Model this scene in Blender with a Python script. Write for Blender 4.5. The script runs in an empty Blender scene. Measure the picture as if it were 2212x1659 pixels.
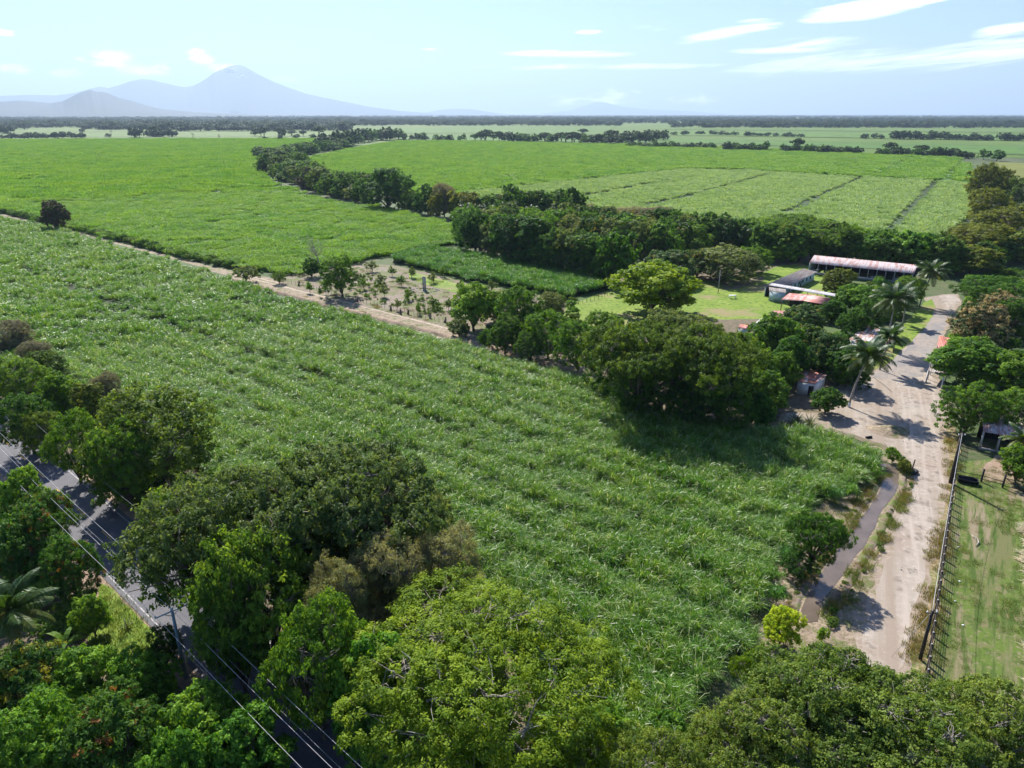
import bpy, math, random
import numpy as np
from mathutils import Vector
PI = math.pi
R = math.radians
rng = np.random.default_rng(7)
random.seed(7)
scene = bpy.context.scene
COL = scene.collection

# ------------------------------------------------------------------ camera model
H, F, TH = 50.0, 1534.0, R(20.84)
CT, ST = math.cos(TH), math.sin(TH)

def W(px, py, z=0.0):
    a = (px - 1106) / F; b = (829.5 - py) / F
    dx, dy, dz = a, CT + b * ST, -ST + b * CT
    t = (z - H) / dz
    return Vector((dx * t, dy * t, z))

def proj(x, y, z):
    vy = y * CT - (z - H) * ST
    vz = y * ST + (z - H) * CT
    return 1106 + F * x / vy, 829.5 - F * vz / vy, vy

def ppm(x, y, z):
    return F / max(1e-3, y * CT - (z - H) * ST)

# ------------------------------------------------------------------ materials
def newmat(name):
    m = bpy.data.materials.new(name); m.use_nodes = True
    nt = m.node_tree; nt.nodes.clear()
    out = nt.nodes.new('ShaderNodeOutputMaterial')
    return m, nt, out

def N(nt, typ, **kw):
    n = nt.nodes.new(typ)
    for k, v in kw.items():
        if k.startswith('i_'):
            key = k[2:]
            key = int(key) if key.isdigit() else key.replace('_', ' ')
            n.inputs[key].default_value = v
        else:
            setattr(n, k, v)
    return n

def ramp(nt, fac, stops, interp='LINEAR'):
    r = nt.nodes.new('ShaderNodeValToRGB'); r.color_ramp.interpolation = interp
    el = r.color_ramp.elements
    while len(el) < len(stops): el.new(0.5)
    for e, (p, c) in zip(el, stops):
        e.position = p; e.color = (*c, 1) if len(c) == 3 else c
    nt.links.new(fac, r.inputs['Fac'])
    return r.outputs['Color']

def noise(nt, scale, detail=4, rough=0.6, coord='world', vec=None, dist=0.0):
    n = nt.nodes.new('ShaderNodeTexNoise')
    n.inputs['Scale'].default_value = scale; n.inputs['Detail'].default_value = detail
    n.inputs['Roughness'].default_value = rough; n.inputs['Distortion'].default_value = dist
    if vec is None:
        if coord == 'world':
            g = nt.nodes.new('ShaderNodeNewGeometry'); vec = g.outputs['Position']
        else:
            g = nt.nodes.new('ShaderNodeTexCoord'); vec = g.outputs['Object']
    nt.links.new(vec, n.inputs['Vector'])
    return n.outputs['Fac']

def mixc(nt, fac, a, b, typ='MIX'):
    m = nt.nodes.new('ShaderNodeMix'); m.data_type = 'RGBA'; m.blend_type = typ
    for sock, v in ((m.inputs[0], fac), (m.inputs[6], a), (m.inputs[7], b)):
        if isinstance(v, bpy.types.NodeSocket): nt.links.new(v, sock)
        elif isinstance(v, (int, float)): sock.default_value = v
        else: sock.default_value = (*v, 1)
    return m.outputs[2]

def leafmat(name, stops, accent=None, transl=0.42, rough=0.6, spec=0.14, macro=0.0, macro_scale=0.03, macro_col=(1, 1, 1), tcol=1.35):
    m, nt, out = newmat(name)
    at = N(nt, 'ShaderNodeAttribute', attribute_name='tint')
    col = ramp(nt, at.outputs['Fac'], stops)
    if accent:
        c, frac = accent
        mr = N(nt, 'ShaderNodeMath', operation='GREATER_THAN', i_1=1 - frac)
        nt.links.new(at.outputs['Fac'], mr.inputs[0])
        col = mixc(nt, mr.outputs[0], col, c)
    oi = N(nt, 'ShaderNodeObjectInfo')
    hs = N(nt, 'ShaderNodeHueSaturation')
    mv = N(nt, 'ShaderNodeMapRange', i_3=0.86, i_4=1.16)
    nt.links.new(oi.outputs['Random'], mv.inputs[0]); nt.links.new(mv.outputs[0], hs.inputs['Value'])
    mh = N(nt, 'ShaderNodeMapRange', i_3=0.515, i_4=0.485)
    nt.links.new(oi.outputs['Random'], mh.inputs[0]); nt.links.new(mh.outputs[0], hs.inputs['Hue'])
    nt.links.new(col, hs.inputs['Color']); col = hs.outputs['Color']
    if macro > 0:
        f = noise(nt, macro_scale, 3)
        f = ramp(nt, f, [(0.42, (0, 0, 0)), (0.62, (1, 1, 1))])
        mm = N(nt, 'ShaderNodeMath', operation='MULTIPLY', i_1=macro); nt.links.new(f, mm.inputs[0])
        col = mixc(nt, mm.outputs[0], col, macro_col)
    p = N(nt, 'ShaderNodeBsdfPrincipled', i_Roughness=rough)
    p.inputs['Specular IOR Level'].default_value = spec
    nt.links.new(col, p.inputs['Base Color'])
    t = N(nt, 'ShaderNodeBsdfTranslucent')
    tc = mixc(nt, 1.0, col, (tcol * 1.1, tcol, tcol * 0.45), 'MULTIPLY'); nt.links.new(tc, t.inputs['Color'])
    mx = N(nt, 'ShaderNodeMixShader', i_0=transl)
    nt.links.new(p.outputs[0], mx.inputs[1]); nt.links.new(t.outputs[0], mx.inputs[2])
    nt.links.new(mx.outputs[0], out.inputs['Surface'])
    return m

def surfmat(name, layers, rough=0.85, bump=0.0, bscale=2.0, spec=0.2, coord='world'):
    """layers: list of (scale, detail, lo, hi, color) mixed over a base colour (first item)."""
    m, nt, out = newmat(name)
    col = None
    base = layers[0]
    rgb = N(nt, 'ShaderNodeRGB'); rgb.outputs[0].default_value = (*base, 1); col = rgb.outputs[0]
    for sc, det, lo, hi, c in layers[1:]:
        f = noise(nt, sc, det, coord=coord)
        f = ramp(nt, f, [(lo, (0, 0, 0)), (hi, (1, 1, 1))])
        col = mixc(nt, f, col, c)
    p = N(nt, 'ShaderNodeBsdfPrincipled', i_Roughness=rough)
    p.inputs['Specular IOR Level'].default_value = spec
    nt.links.new(col, p.inputs['Base Color'])
    if bump:
        b = N(nt, 'ShaderNodeBump', i_Strength=1.0, i_Distance=bump)
        nt.links.new(noise(nt, bscale, 6, 0.7, coord=coord), b.inputs['Height'])
        nt.links.new(b.outputs[0], p.inputs['Normal'])
    nt.links.new(p.outputs[0], out.inputs['Surface'])
    return m

M = {}
# crowns
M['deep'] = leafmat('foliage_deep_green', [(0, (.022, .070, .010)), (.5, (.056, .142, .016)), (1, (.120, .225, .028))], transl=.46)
M['mid'] = leafmat('foliage_mid_green', [(0, (.034, .098, .010)), (.5, (.088, .190, .018)), (1, (.175, .30, .028))], transl=.46)
M['olive'] = leafmat('foliage_olive', [(0, (.034, .074, .010)), (.5, (.080, .148, .018)), (1, (.155, .235, .030))])
M['greyg'] = leafmat('foliage_grey_green', [(0, (.050, .094, .022)), (.5, (.122, .178, .042)), (1, (.215, .262, .078))], spec=.2)
M['lime'] = leafmat('foliage_lime', [(0, (.050, .105, .006)), (.5, (.135, .22, .010)), (1, (.25, .32, .014))], transl=.42)
M['limeb'] = leafmat('foliage_lighter_lime', [(0, (.085, .165, .008)), (.5, (.20, .30, .012)), (1, (.33, .42, .02))], transl=.45)  # lighter variant of the lime foliage
M['lime2'] = leafmat('foliage_bright_lime', [(0, (.20, .32, .015)), (.5, (.36, .47, .03)), (1, (.48, .56, .05))], transl=.5)
M['feather'] = leafmat('foliage_feathery_lime', [(0, (.050, .115, .008)), (.45, (.125, .215, .012)), (1, (.235, .33, .018))], transl=.42)
M['fresh'] = leafmat('foliage_fresh_green', [(0, (.042, .125, .012)), (.5, (.115, .245, .022)), (1, (.225, .385, .036))], transl=.4)
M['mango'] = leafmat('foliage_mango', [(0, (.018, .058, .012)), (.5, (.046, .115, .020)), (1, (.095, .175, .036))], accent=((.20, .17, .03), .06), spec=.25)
M['mangored'] = leafmat('foliage_mango_red_flush', [(0, (.026, .080, .012)), (.5, (.062, .150, .020)), (1, (.115, .215, .030))], accent=((.22, .10, .030), .055))
M['mangoyel'] = leafmat('foliage_mango_yellow_flush', [(0, (.022, .068, .012)), (.5, (.056, .128, .020)), (1, (.100, .185, .026))], accent=((.26, .24, .03), .22))
M['mangoflower'] = leafmat('foliage_mango_in_flower', [(0, (.022, .050, .014)), (.5, (.055, .090, .022)), (1, (.095, .130, .032))], accent=((.34, .27, .12), .48), transl=.25)
M['dry'] = leafmat('foliage_dry_tan', [(0, (.15, .15, .070)), (.5, (.27, .265, .125)), (1, (.33, .36, .15))], transl=.4)
M['drygrey'] = leafmat('foliage_dry_grey_brown', [(0, (.110, .100, .062)), (.5, (.20, .18, .115)), (1, (.22, .24, .11))], transl=.35)
M['redbrown'] = leafmat('foliage_red_brown', [(0, (.024, .046, .014)), (.5, (.052, .070, .022)), (1, (.105, .065, .034))], transl=.3)
M['oliveyel'] = leafmat('foliage_olive_yellow', [(0, (.060, .085, .012)), (.5, (.135, .170, .020)), (1, (.22, .25, .030))])
M['palm'] = leafmat('palm_frond_green', [(0, (.030, .070, .012)), (.6, (.065, .115, .018)), (1, (.16, .16, .03))], rough=.45, spec=.3, transl=.3)
M['thin'] = leafmat('foliage_thin_yellow_green', [(0, (.058, .108, .018)), (.5, (.125, .198, .030)), (1, (.22, .29, .055))], transl=.42)
M['banana'] = leafmat('banana_leaf', [(0, (.09, .18, .02)), (1, (.22, .32, .04))], transl=.45)
M['farleaf'] = leafmat('foliage_far_dark', [(0, (.018, .044, .014)), (.5, (.036, .078, .022)), (1, (.066, .115, .032))], transl=.3)
M['agave'] = leafmat('spiky_leaf', [(0, (.06, .09, .03)), (.6, (.12, .15, .06)), (1, (.22, .20, .10))], transl=.2)
# cane
cane_a = [(0, (.044, .116, .007)), (.45, (.124, .270, .013)), (.80, (.185, .350, .028)), (.88, (.35, .44, .17)), (1, (.50, .54, .32))]  # last two stops paint pale glints into some blades
M['cane_near'] = leafmat('cane_leaf_near', cane_a, rough=.38, spec=.42, transl=.42, macro=.25, macro_scale=.07, macro_col=(.24, .36, .12))
M['cane_left'] = leafmat('cane_leaf_left_field', [(0, (.090, .215, .018)), (.5, (.160, .325, .028)), (1, (.24, .42, .048))], rough=.5, spec=.25, transl=.42, macro=.6, macro_scale=.015, macro_col=(.19, .33, .03))
M['cane_right'] = leafmat('cane_leaf_right_field', [(0, (.10, .22, .034)), (.5, (.175, .335, .055)), (1, (.26, .43, .08))], rough=.5, spec=.25, transl=.42, macro=.5, macro_scale=.012, macro_col=(.19, .33, .045))
M['cane_pale'] = leafmat('cane_leaf_pale_field', [(0, (.20, .31, .12)), (.5, (.29, .42, .17)), (1, (.38, .51, .22))], rough=.5, spec=.3, transl=.36, macro=.4, macro_scale=.02, macro_col=(.24, .37, .12))
M['cane_strip'] = leafmat('cane_leaf_strip', [(0, (.045, .14, .018)), (.5, (.10, .245, .030)), (1, (.17, .33, .05))], rough=.4, spec=.35, transl=.4)
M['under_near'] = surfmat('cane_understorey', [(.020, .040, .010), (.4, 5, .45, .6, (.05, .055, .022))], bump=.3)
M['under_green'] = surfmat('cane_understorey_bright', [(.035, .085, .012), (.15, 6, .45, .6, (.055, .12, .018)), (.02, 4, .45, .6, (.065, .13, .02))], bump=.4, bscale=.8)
M['under_pale'] = surfmat('cane_understorey_pale', [(.030, .055, .018), (.15, 6, .45, .6, (.05, .08, .024))], bump=.4, bscale=.8)  # colour darkened so the shaded gaps in the cane read as dark lines
# grounds
M['ground'] = surfmat('ground_soil_grass', [(.055, .085, .026), (.08, 6, .42, .60, (.12, .11, .06)), (.6, 6, .48, .62, (.045, .085, .02)), (.004, 5, .45, .58, (.085, .14, .035))], bump=.15)
M['fargrass'] = surfmat('field_far_green', [(.082, .135, .014), (.004, 5, .45, .58, (.105, .155, .02)), (.03, 5, .5, .62, (.066, .122, .012))])
M['dirt'] = surfmat('dirt_beige', [(.40, .325, .25), (.12, 6, .42, .62, (.33, .27, .21)), (1.2, 7, .5, .66, (.45, .37, .29)), (.35, 6, .54, .68, (.24, .20, .16))], bump=.06, bscale=5)
M['track'] = surfmat('dirt_track_pinkish', [(.29, .205, .142), (.25, 6, .42, .60, (.21, .148, .10)), (1.5, 7, .5, .65, (.34, .25, .18)), (.09, 5, .54, .64, (.20, .18, .085))], bump=.12, bscale=3)
M['bank'] = surfmat('eroded_bank_soil', [(.30, .225, .16), (.3, 6, .42, .60, (.22, .165, .115)), (1.1, 7, .48, .62, (.36, .28, .20)), (.5, 6, .50, .60, (.13, .14, .05)), (2.5, 6, .52, .64, (.17, .15, .07))], bump=.25, bscale=1.8)
M['rut'] = surfmat('dirt_track_rut', [(.40, .32, .24), (.8, 6, .45, .60, (.31, .235, .165))], bump=.03, bscale=5)
M['plot'] = surfmat('garden_plot_soil', [(.205, .148, .105), (.10, 6, .44, .56, (.24, .19, .15)), (.22, 6, .48, .56, (.12, .145, .04)), (1.3, 7, .48, .60, (.155, .115, .075)), (.7, 6, .54, .62, (.10, .13, .03))], bump=.1, bscale=3)
M['lawn'] = surfmat('lawn_yellow_green', [(.15, .22, .022), (.12, 6, .45, .60, (.21, .27, .04)), (.9, 7, .48, .62, (.085, .15, .015)), (.05, 6, .52, .6, (.24, .20, .09))], bump=.08, bscale=4)
M['pasture'] = surfmat('pasture_patchy', [(.115, .145, .038), (.16, 6, .46, .60, (.24, .20, .11)), (.7, 6, .46, .6, (.085, .125, .022)), (2.5, 6, .50, .64, (.21, .19, .09))], bump=.08, bscale=4)
M['verge'] = surfmat('verge_dry_grass', [(.23, .175, .09), (.3, 6, .45, .58, (.14, .16, .045)), (1.8, 6, .5, .62, (.32, .24, .14))], bump=.1, bscale=4)
M['greyroad'] = surfmat('worn_grey_surfacing', [(.225, .205, .19), (.12, 6, .44, .56, (.30, .25, .205)), (1.4, 7, .5, .66, (.19, .175, .165))], bump=.03, bscale=6)
M['asphalt'] = surfmat('asphalt', [(.105, .10, .108), (.3, 6, .42, .62, (.135, .128, .132)), (6, 4, .5, .7, (.085, .082, .09))], rough=.75, bump=.01, bscale=30)
M['yellow'] = surfmat('road_paint_yellow', [(.62, .38, .06), (3, 5, .5, .62, (.35, .25, .12))])
M['whitepaint'] = surfmat('road_paint_white', [(.42, .40, .38), (1.5, 5, .45, .58, (.16, .155, .16))])
M['straw'] = surfmat('straw', [(.52, .40, .26), (1.2, 6, .45, .6, (.36, .36, .22)), (3, 6, .5, .65, (.66, .55, .40))])
M['mount'] = surfmat('mountain_forest', [(.022, .035, .022), (.0006, 6, .45, .6, (.035, .045, .028)), (.002, 6, .5, .65, (.016, .028, .018))])
# things
M['bark'] = surfmat('bark', [(.16, .125, .09), (3, 5, .45, .6, (.09, .07, .05))], coord='obj', bump=.03, bscale=8)
M['barkpale'] = surfmat('bark_pale', [(.36, .32, .26), (3, 5, .45, .6, (.24, .21, .17))], coord='obj')
M['concrete'] = surfmat('concrete_weathered', [(.42, .40, .37), (2, 6, .45, .62, (.30, .285, .26))], coord='obj', bump=.01)
M['poleblue'] = surfmat('pole_painted_grey', [(.24, .33, .35), (2, 6, .5, .65, (.17, .24, .26))], coord='obj')
M['polewood'] = surfmat('pole_dark_timber', [(.050, .042, .036), (4, 6, .5, .65, (.09, .075, .06))], coord='obj')
M['white'] = surfmat('white_paint', [(.72, .72, .70), (1.5, 6, .5, .68, (.52, .52, .50))], coord='obj')
M['bluewhite'] = surfmat('wall_pale_blue', [(.50, .58, .63), (1, 6, .46, .64, (.38, .45, .50))], coord='obj')
M['dark'] = surfmat('painted_dark_interior', [(.02, .022, .024), (2, 3, .4, .6, (.035, .035, .035))])  # near-black colour stands for unlit interiors on inner walls, windows and doors
M['post'] = surfmat('post_weathered', [(.14, .11, .085), (4, 5, .45, .6, (.08, .065, .05))], coord='obj')
M['wire'] = surfmat('cable_metal', [(.50, .50, .50)], rough=.5, spec=.4)
M['wiredark'] = surfmat('fence_wire', [(.20, .18, .16)], rough=.5)
M['rubber'] = surfmat('black_rubber', [(.012, .012, .013)], rough=.5)
M['stone'] = surfmat('stone', [(.34, .32, .30), (2, 5, .45, .6, (.25, .235, .22))], coord='obj')
M['brickred'] = surfmat('red_clay', [(.34, .11, .06), (3, 5, .45, .6, (.25, .09, .06))], coord='obj')
M['leaflitter'] = surfmat('dry_litter', [(.17, .13, .085), (1.2, 6, .45, .6, (.10, .09, .05))], bump=.1)
M['flowerred'] = leafmat('flower_red', [(0, (.45, .06, .03)), (1, (.55, .14, .05))], transl=.2)

def streaked(name, base, streaks, patches, ang, rough=.9, bump=.04, stretch=14.0, sscale=1.1):
    m, nt, out = newmat(name)
    g = nt.nodes.new('ShaderNodeNewGeometry')
    mp = nt.nodes.new('ShaderNodeMapping'); mp.vector_type = 'TEXTURE'; mp.inputs['Rotation'].default_value = (0, 0, ang); mp.inputs['Scale'].default_value = (stretch, 1, 1)
    nt.links.new(g.outputs['Position'], mp.inputs['Vector'])
    rgb = N(nt, 'ShaderNodeRGB'); rgb.outputs[0].default_value = (*base, 1); col = rgb.outputs[0]
    for sc, lo, hi, c in patches:
        col = mixc(nt, ramp(nt, noise(nt, sc, 6, .65), [(lo, (0, 0, 0)), (hi, (1, 1, 1))]), col, c)
    for sc, lo, hi, c in streaks:
        f = noise(nt, sc, 5, .6, vec=mp.outputs[0]); col = mixc(nt, ramp(nt, f, [(lo, (0, 0, 0)), (hi, (1, 1, 1))]), col, c)
    p = N(nt, 'ShaderNodeBsdfPrincipled', i_Roughness=rough); p.inputs['Specular IOR Level'].default_value = .15
    nt.links.new(col, p.inputs['Base Color'])
    b = N(nt, 'ShaderNodeBump', i_Strength=1.0, i_Distance=bump); nt.links.new(noise(nt, 3.0, 6, .7), b.inputs['Height']); nt.links.new(b.outputs[0], p.inputs['Normal'])
    nt.links.new(p.outputs[0], out.inputs['Surface']); return m
M['dirt'] = streaked('dirt_beige', (.325, .278, .225), [(.9, .48, .66, (.39, .325, .27)), (.25, .46, .60, (.27, .215, .165))], [(.10, .44, .60, (.285, .225, .175)), (1.2, .50, .64, (.39, .33, .275)), (.45, .54, .62, (.20, .165, .13))], math.atan2(.9, .42), stretch=22)
M['dirtedge'] = surfmat('dirt_edge', [(.29, .225, .17), (.5, 6, .42, .58, (.25, .19, .135)), (1.8, 7, .48, .60, (.33, .27, .21)), (.9, 6, .53, .62, (.17, .155, .07))], bump=.08, bscale=4)
M['pasture'] = streaked('pasture_patchy', (.096, .140, .024), [(.5, .53, .62, (.22, .175, .11)), (.35, .50, .60, (.13, .13, .05)), (1.4, .50, .60, (.060, .095, .018))], [(.35, .48, .60, (.15, .135, .06)), (.9, .50, .60, (.070, .105, .02)), (2.0, .54, .66, (.20, .165, .095))], math.atan2(.84, .54), stretch=9)

def roofmat(name, base, rust, frac, ang=0.0):
    m, nt, out = newmat(name)
    tc = N(nt, 'ShaderNodeTexCoord')
    mp = N(nt, 'ShaderNodeMapping'); mp.inputs['Scale'].default_value = (1.1, .16, 1)
    nt.links.new(tc.outputs['UV'], mp.inputs['Vector'])
    f = noise(nt, 1.0, 5, .65, vec=mp.outputs[0])
    f = ramp(nt, f, [(frac - .05, (0, 0, 0)), (frac + .05, (1, 1, 1))])
    f2 = noise(nt, 1.6, 6, .7, vec=tc.outputs['UV'])
    f2 = ramp(nt, f2, [(.4, (.78, .78, .78)), (.65, (1.1, 1.1, 1.1))])
    col = mixc(nt, f, rust, base)
    col = mixc(nt, 1.0, col, f2, 'MULTIPLY')
    p = N(nt, 'ShaderNodeBsdfPrincipled', i_Roughness=.55)
    nt.links.new(col, p.inputs['Base Color'])
    nt.links.new(p.outputs[0], out.inputs['Surface'])
    return m
M['roofpink'] = roofmat('roof_sheet_pink_white', (.50, .415, .40), (.36, .18, .145), .47)
M['roofgrey'] = roofmat('roof_sheet_grey_brown', (.30, .27, .24), (.20, .145, .12), .5)
M['roofwhite'] = roofmat('roof_sheet_white', (.50, .48, .48), (.36, .29, .26), .45)
M['roofred'] = roofmat('roof_sheet_red_white', (.62, .50, .46), (.45, .14, .09), .54)
M['roofbrick'] = roofmat('roof_sheet_red_brown', (.40, .20, .17), (.30, .12, .10), .5)
M['rooforange'] = roofmat('roof_sheet_orange_red', (.62, .24, .16), (.42, .12, .08), .5)
M['roofstripe'] = roofmat('roof_sheet_rust_striped', (.66, .66, .68), (.35, .17, .11), .53)

def watermat():
    m, nt, out = newmat('muddy_water')
    p = N(nt, 'ShaderNodeBsdfPrincipled', i_Roughness=.1)
    p.inputs['Specular IOR Level'].default_value = .45
    col = ramp(nt, noise(nt, .3, 4), [(.35, (.115, .088, .066)), (.65, (.155, .120, .092))])
    nt.links.new(col, p.inputs['Base Color'])
    b = N(nt, 'ShaderNodeBump', i_Strength=.3, i_Distance=.02)
    nt.links.new(noise(nt, 2.5, 3), b.inputs['Height']); nt.links.new(b.outputs[0], p.inputs['Normal'])
    nt.links.new(p.outputs[0], out.inputs['Surface'])
    return m
M['water'] = watermat()

# ------------------------------------------------------------------ mesh building
class MB:
    def __init__(s):
        s.v = []; s.f = []; s.mi = []; s.tint = []; s.n = 0; s.uv = None
    def add(s, verts, faces, mi=0, tint=0.5):
        verts = np.asarray(verts, dtype=np.float64).reshape(-1, 3)
        s.v.append(verts)
        for fc in faces: s.f.append(tuple(i + s.n for i in fc)); s.mi.append(mi)
        s.tint.append(np.full(len(verts), tint) if np.isscalar(tint) else np.asarray(tint))
        s.n += len(verts)
    def box(s, c, size, rz=0.0, mi=0, taper=1.0):
        hx, hy, hz = size[0] / 2, size[1] / 2, size[2] / 2
        vs = []
        for z, k in ((-hz, 1), (hz, taper)):
            for x, y in ((-hx, -hy), (hx, -hy), (hx, hy), (-hx, hy)):
                x2, y2 = x * k, y * k
                vs.append((c[0] + x2 * math.cos(rz) - y2 * math.sin(rz), c[1] + x2 * math.sin(rz) + y2 * math.cos(rz), c[2] + z))
        s.add(vs, [(3, 2, 1, 0), (4, 5, 6, 7), (0, 1, 5, 4), (1, 2, 6, 5), (2, 3, 7, 6), (3, 0, 4, 7)], mi)
    def tube(s, pts, rad, n=6, mi=0, cap=True):
        pts = [Vector(p) for p in pts]
        if np.isscalar(rad): rad = [rad] * len(pts)
        vs = []
        prev = None
        for i, p in enumerate(pts):
            d = (pts[min(i + 1, len(pts) - 1)] - pts[max(i - 1, 0)]).normalized()
            u = d.cross(Vector((0, 0, 1)))
            if u.length < .05: u = d.cross(Vector((1, 0, 0)))
            u.normalize()
            if prev is not None and u.dot(prev) < 0: u = -u
            prev = u
            w = d.cross(u)
            for k in range(n):
                a = 2 * PI * k / n
                vs.append(p + (u * math.cos(a) + w * math.sin(a)) * rad[i])
        fs = []
        for i in range(len(pts) - 1):
            for k in range(n):
                k2 = (k + 1) % n
                fs.append((i * n + k, i * n + k2, (i + 1) * n + k2, (i + 1) * n + k))
        if cap:
            fs.append(tuple(range(n))[::-1]); fs.append(tuple((len(pts) - 1) * n + k for k in range(n)))
        s.add(vs, fs, mi)
    def mesh(s, name, mats, smooth=False):
        me = bpy.data.meshes.new(name)
        V = np.concatenate(s.v) if s.v else np.zeros((0, 3))
        me.vertices.add(len(V)); me.vertices.foreach_set('co', V.ravel())
        ls = np.array([len(f) for f in s.f], dtype=np.int32)
        li = np.array([i for f in s.f for i in f], dtype=np.int32)
        me.loops.add(len(li)); me.loops.foreach_set('vertex_index', li)
        me.polygons.add(len(ls))
        st = np.zeros(len(ls), dtype=np.int32); st[1:] = np.cumsum(ls)[:-1]
        me.polygons.foreach_set('loop_start', st); me.polygons.foreach_set('loop_total', ls)
        me.polygons.foreach_set('material_index', np.array(s.mi, dtype=np.int32))
        if smooth: me.polygons.foreach_set('use_smooth', np.ones(len(ls), dtype=bool))
        for m in mats: me.materials.append(m)
        at = me.attributes.new('tint', 'FLOAT', 'POINT'); at.data.foreach_set('value', np.concatenate(s.tint))
        me.update(); me.validate()
        return me

def quads_mesh(name, V, tint, mats, tri=False, extra=None):
    """V: (n,4,3) quads; extra: MB of other geometry that uses material 1"""
    n = len(V); k = V.shape[1]
    VV = V.reshape(-1, 3); T = np.repeat(tint, k)
    loops = np.arange(n * k, dtype=np.int32)
    starts = np.arange(n, dtype=np.int32) * k; tot = np.full(n, k, dtype=np.int32)
    mi = np.zeros(n, dtype=np.int32)
    if extra and extra.n:
        ev = np.concatenate(extra.v)
        el = np.array([i + len(VV) for f in extra.f for i in f], dtype=np.int32)
        et = np.array([len(f) for f in extra.f], dtype=np.int32)
        es = np.zeros(len(et), dtype=np.int32); es[1:] = np.cumsum(et)[:-1]; es += len(loops)
        VV = np.concatenate([VV, ev]); T = np.concatenate([T, np.full(len(ev), .5)])
        loops = np.concatenate([loops, el]); starts = np.concatenate([starts, es]); tot = np.concatenate([tot, et])
        mi = np.concatenate([mi, np.ones(len(et), dtype=np.int32)])
    me = bpy.data.meshes.new(name)
    me.vertices.add(len(VV)); me.vertices.foreach_set('co', VV.ravel().astype(np.float64))
    me.loops.add(len(loops)); me.loops.foreach_set('vertex_index', loops)
    me.polygons.add(len(starts)); me.polygons.foreach_set('loop_start', starts); me.polygons.foreach_set('loop_total', tot)
    me.polygons.foreach_set('material_index', mi)
    for m in mats: me.materials.append(m)
    at = me.attributes.new('tint', 'FLOAT', 'POINT'); at.data.foreach_set('value', T)
    me.update()
    return me

def unit(a):
    return a / np.maximum(1e-9, np.linalg.norm(a, axis=-1, keepdims=True))

def leaf_quads(g, pos, nor, L, Wd, droop=0.0):
    n = len(pos)
    r = unit(g.normal(size=(n, 3)))
    t = unit(np.cross(nor, r)); b = np.cross(nor, t)
    t = t + np.array([0, 0, -droop]); t = unit(t)
    L = L * g.uniform(.7, 1.3, n); Wd = Wd * g.uniform(.7, 1.3, n)
    p0 = pos - t * L[:, None] * .5; p2 = pos + t * L[:, None] * .5
    p1 = pos + b * Wd[:, None] * .5 - nor * (L[:, None] * .06); p3 = pos - b * Wd[:, None] * .5 - nor * (L[:, None] * .06)
    return np.stack([p0, p1, p2, p3], 1)

def lobes_for(g, shape, Rr, Ht, z0, n, lr):
    out = []
    Hc = Ht - z0; um = g.uniform(0, 6, 3)
    k = 0
    while len(out) < n and k < n * 30:
        k += 1
        if shape == 'umbrella':
            a = g.uniform(0, 2 * PI); rm = Rr * (.84 + .13 * math.sin(3 * a + um[0]) + .09 * math.sin(5 * a + um[1]))
            r = max(.1, rm - lr) * math.sqrt(g.uniform())
            top = z0 + Hc * (1 - .5 * (r / Rr) ** 1.7 + .09 * math.sin(r * .9 + 2 * a + um[2]) + g.normal() * .035)
            lev = g.choice([0, 0, 0, 1])
            z = top - lr * .45 - lev * Hc * .32 * g.uniform(.5, 1)
            c = (r * math.cos(a), r * math.sin(a), z); rad = (lr * g.uniform(.8, 1.2), lr * g.uniform(.38, .5))
        elif shape == 'column':
            u = g.uniform(); rr = (Rr - lr) * (1 - .35 * u) * math.sqrt(g.uniform(.3, 1)); a = g.uniform(0, 2 * PI)
            c = (rr * math.cos(a), rr * math.sin(a), z0 + lr * .6 + u * (Hc - 1.4 * lr)); rad = (lr * g.uniform(.8, 1.15), lr * g.uniform(.75, 1.1))
        else:
            d = unit(g.normal(size=3)); d[2] = d[2] if d[2] > -.85 else -d[2]
            q = g.uniform(.62, 1.0) if g.uniform() < .8 else g.uniform(.1, .6)
            sq = 1.0 if shape == 'dome' else g.uniform(.72, 1.12)
            hz = (Hc - lr) * .5
            c = (d[0] * (Rr - lr * .8) * q * sq, d[1] * (Rr - lr * .8) * q * sq, z0 + Hc * .42 + d[2] * q * hz * (1.15 if d[2] > 0 else .95) * sq)
            rad = (lr * g.uniform(.75, 1.2), lr * g.uniform(.6, .95))
        if all((c[0] - o[0][0]) ** 2 + (c[1] - o[0][1]) ** 2 + 2.2 * (c[2] - o[0][2]) ** 2 > (lr * .52) ** 2 for o in out):
            out.append((np.array(c), rad))
    return out

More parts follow.
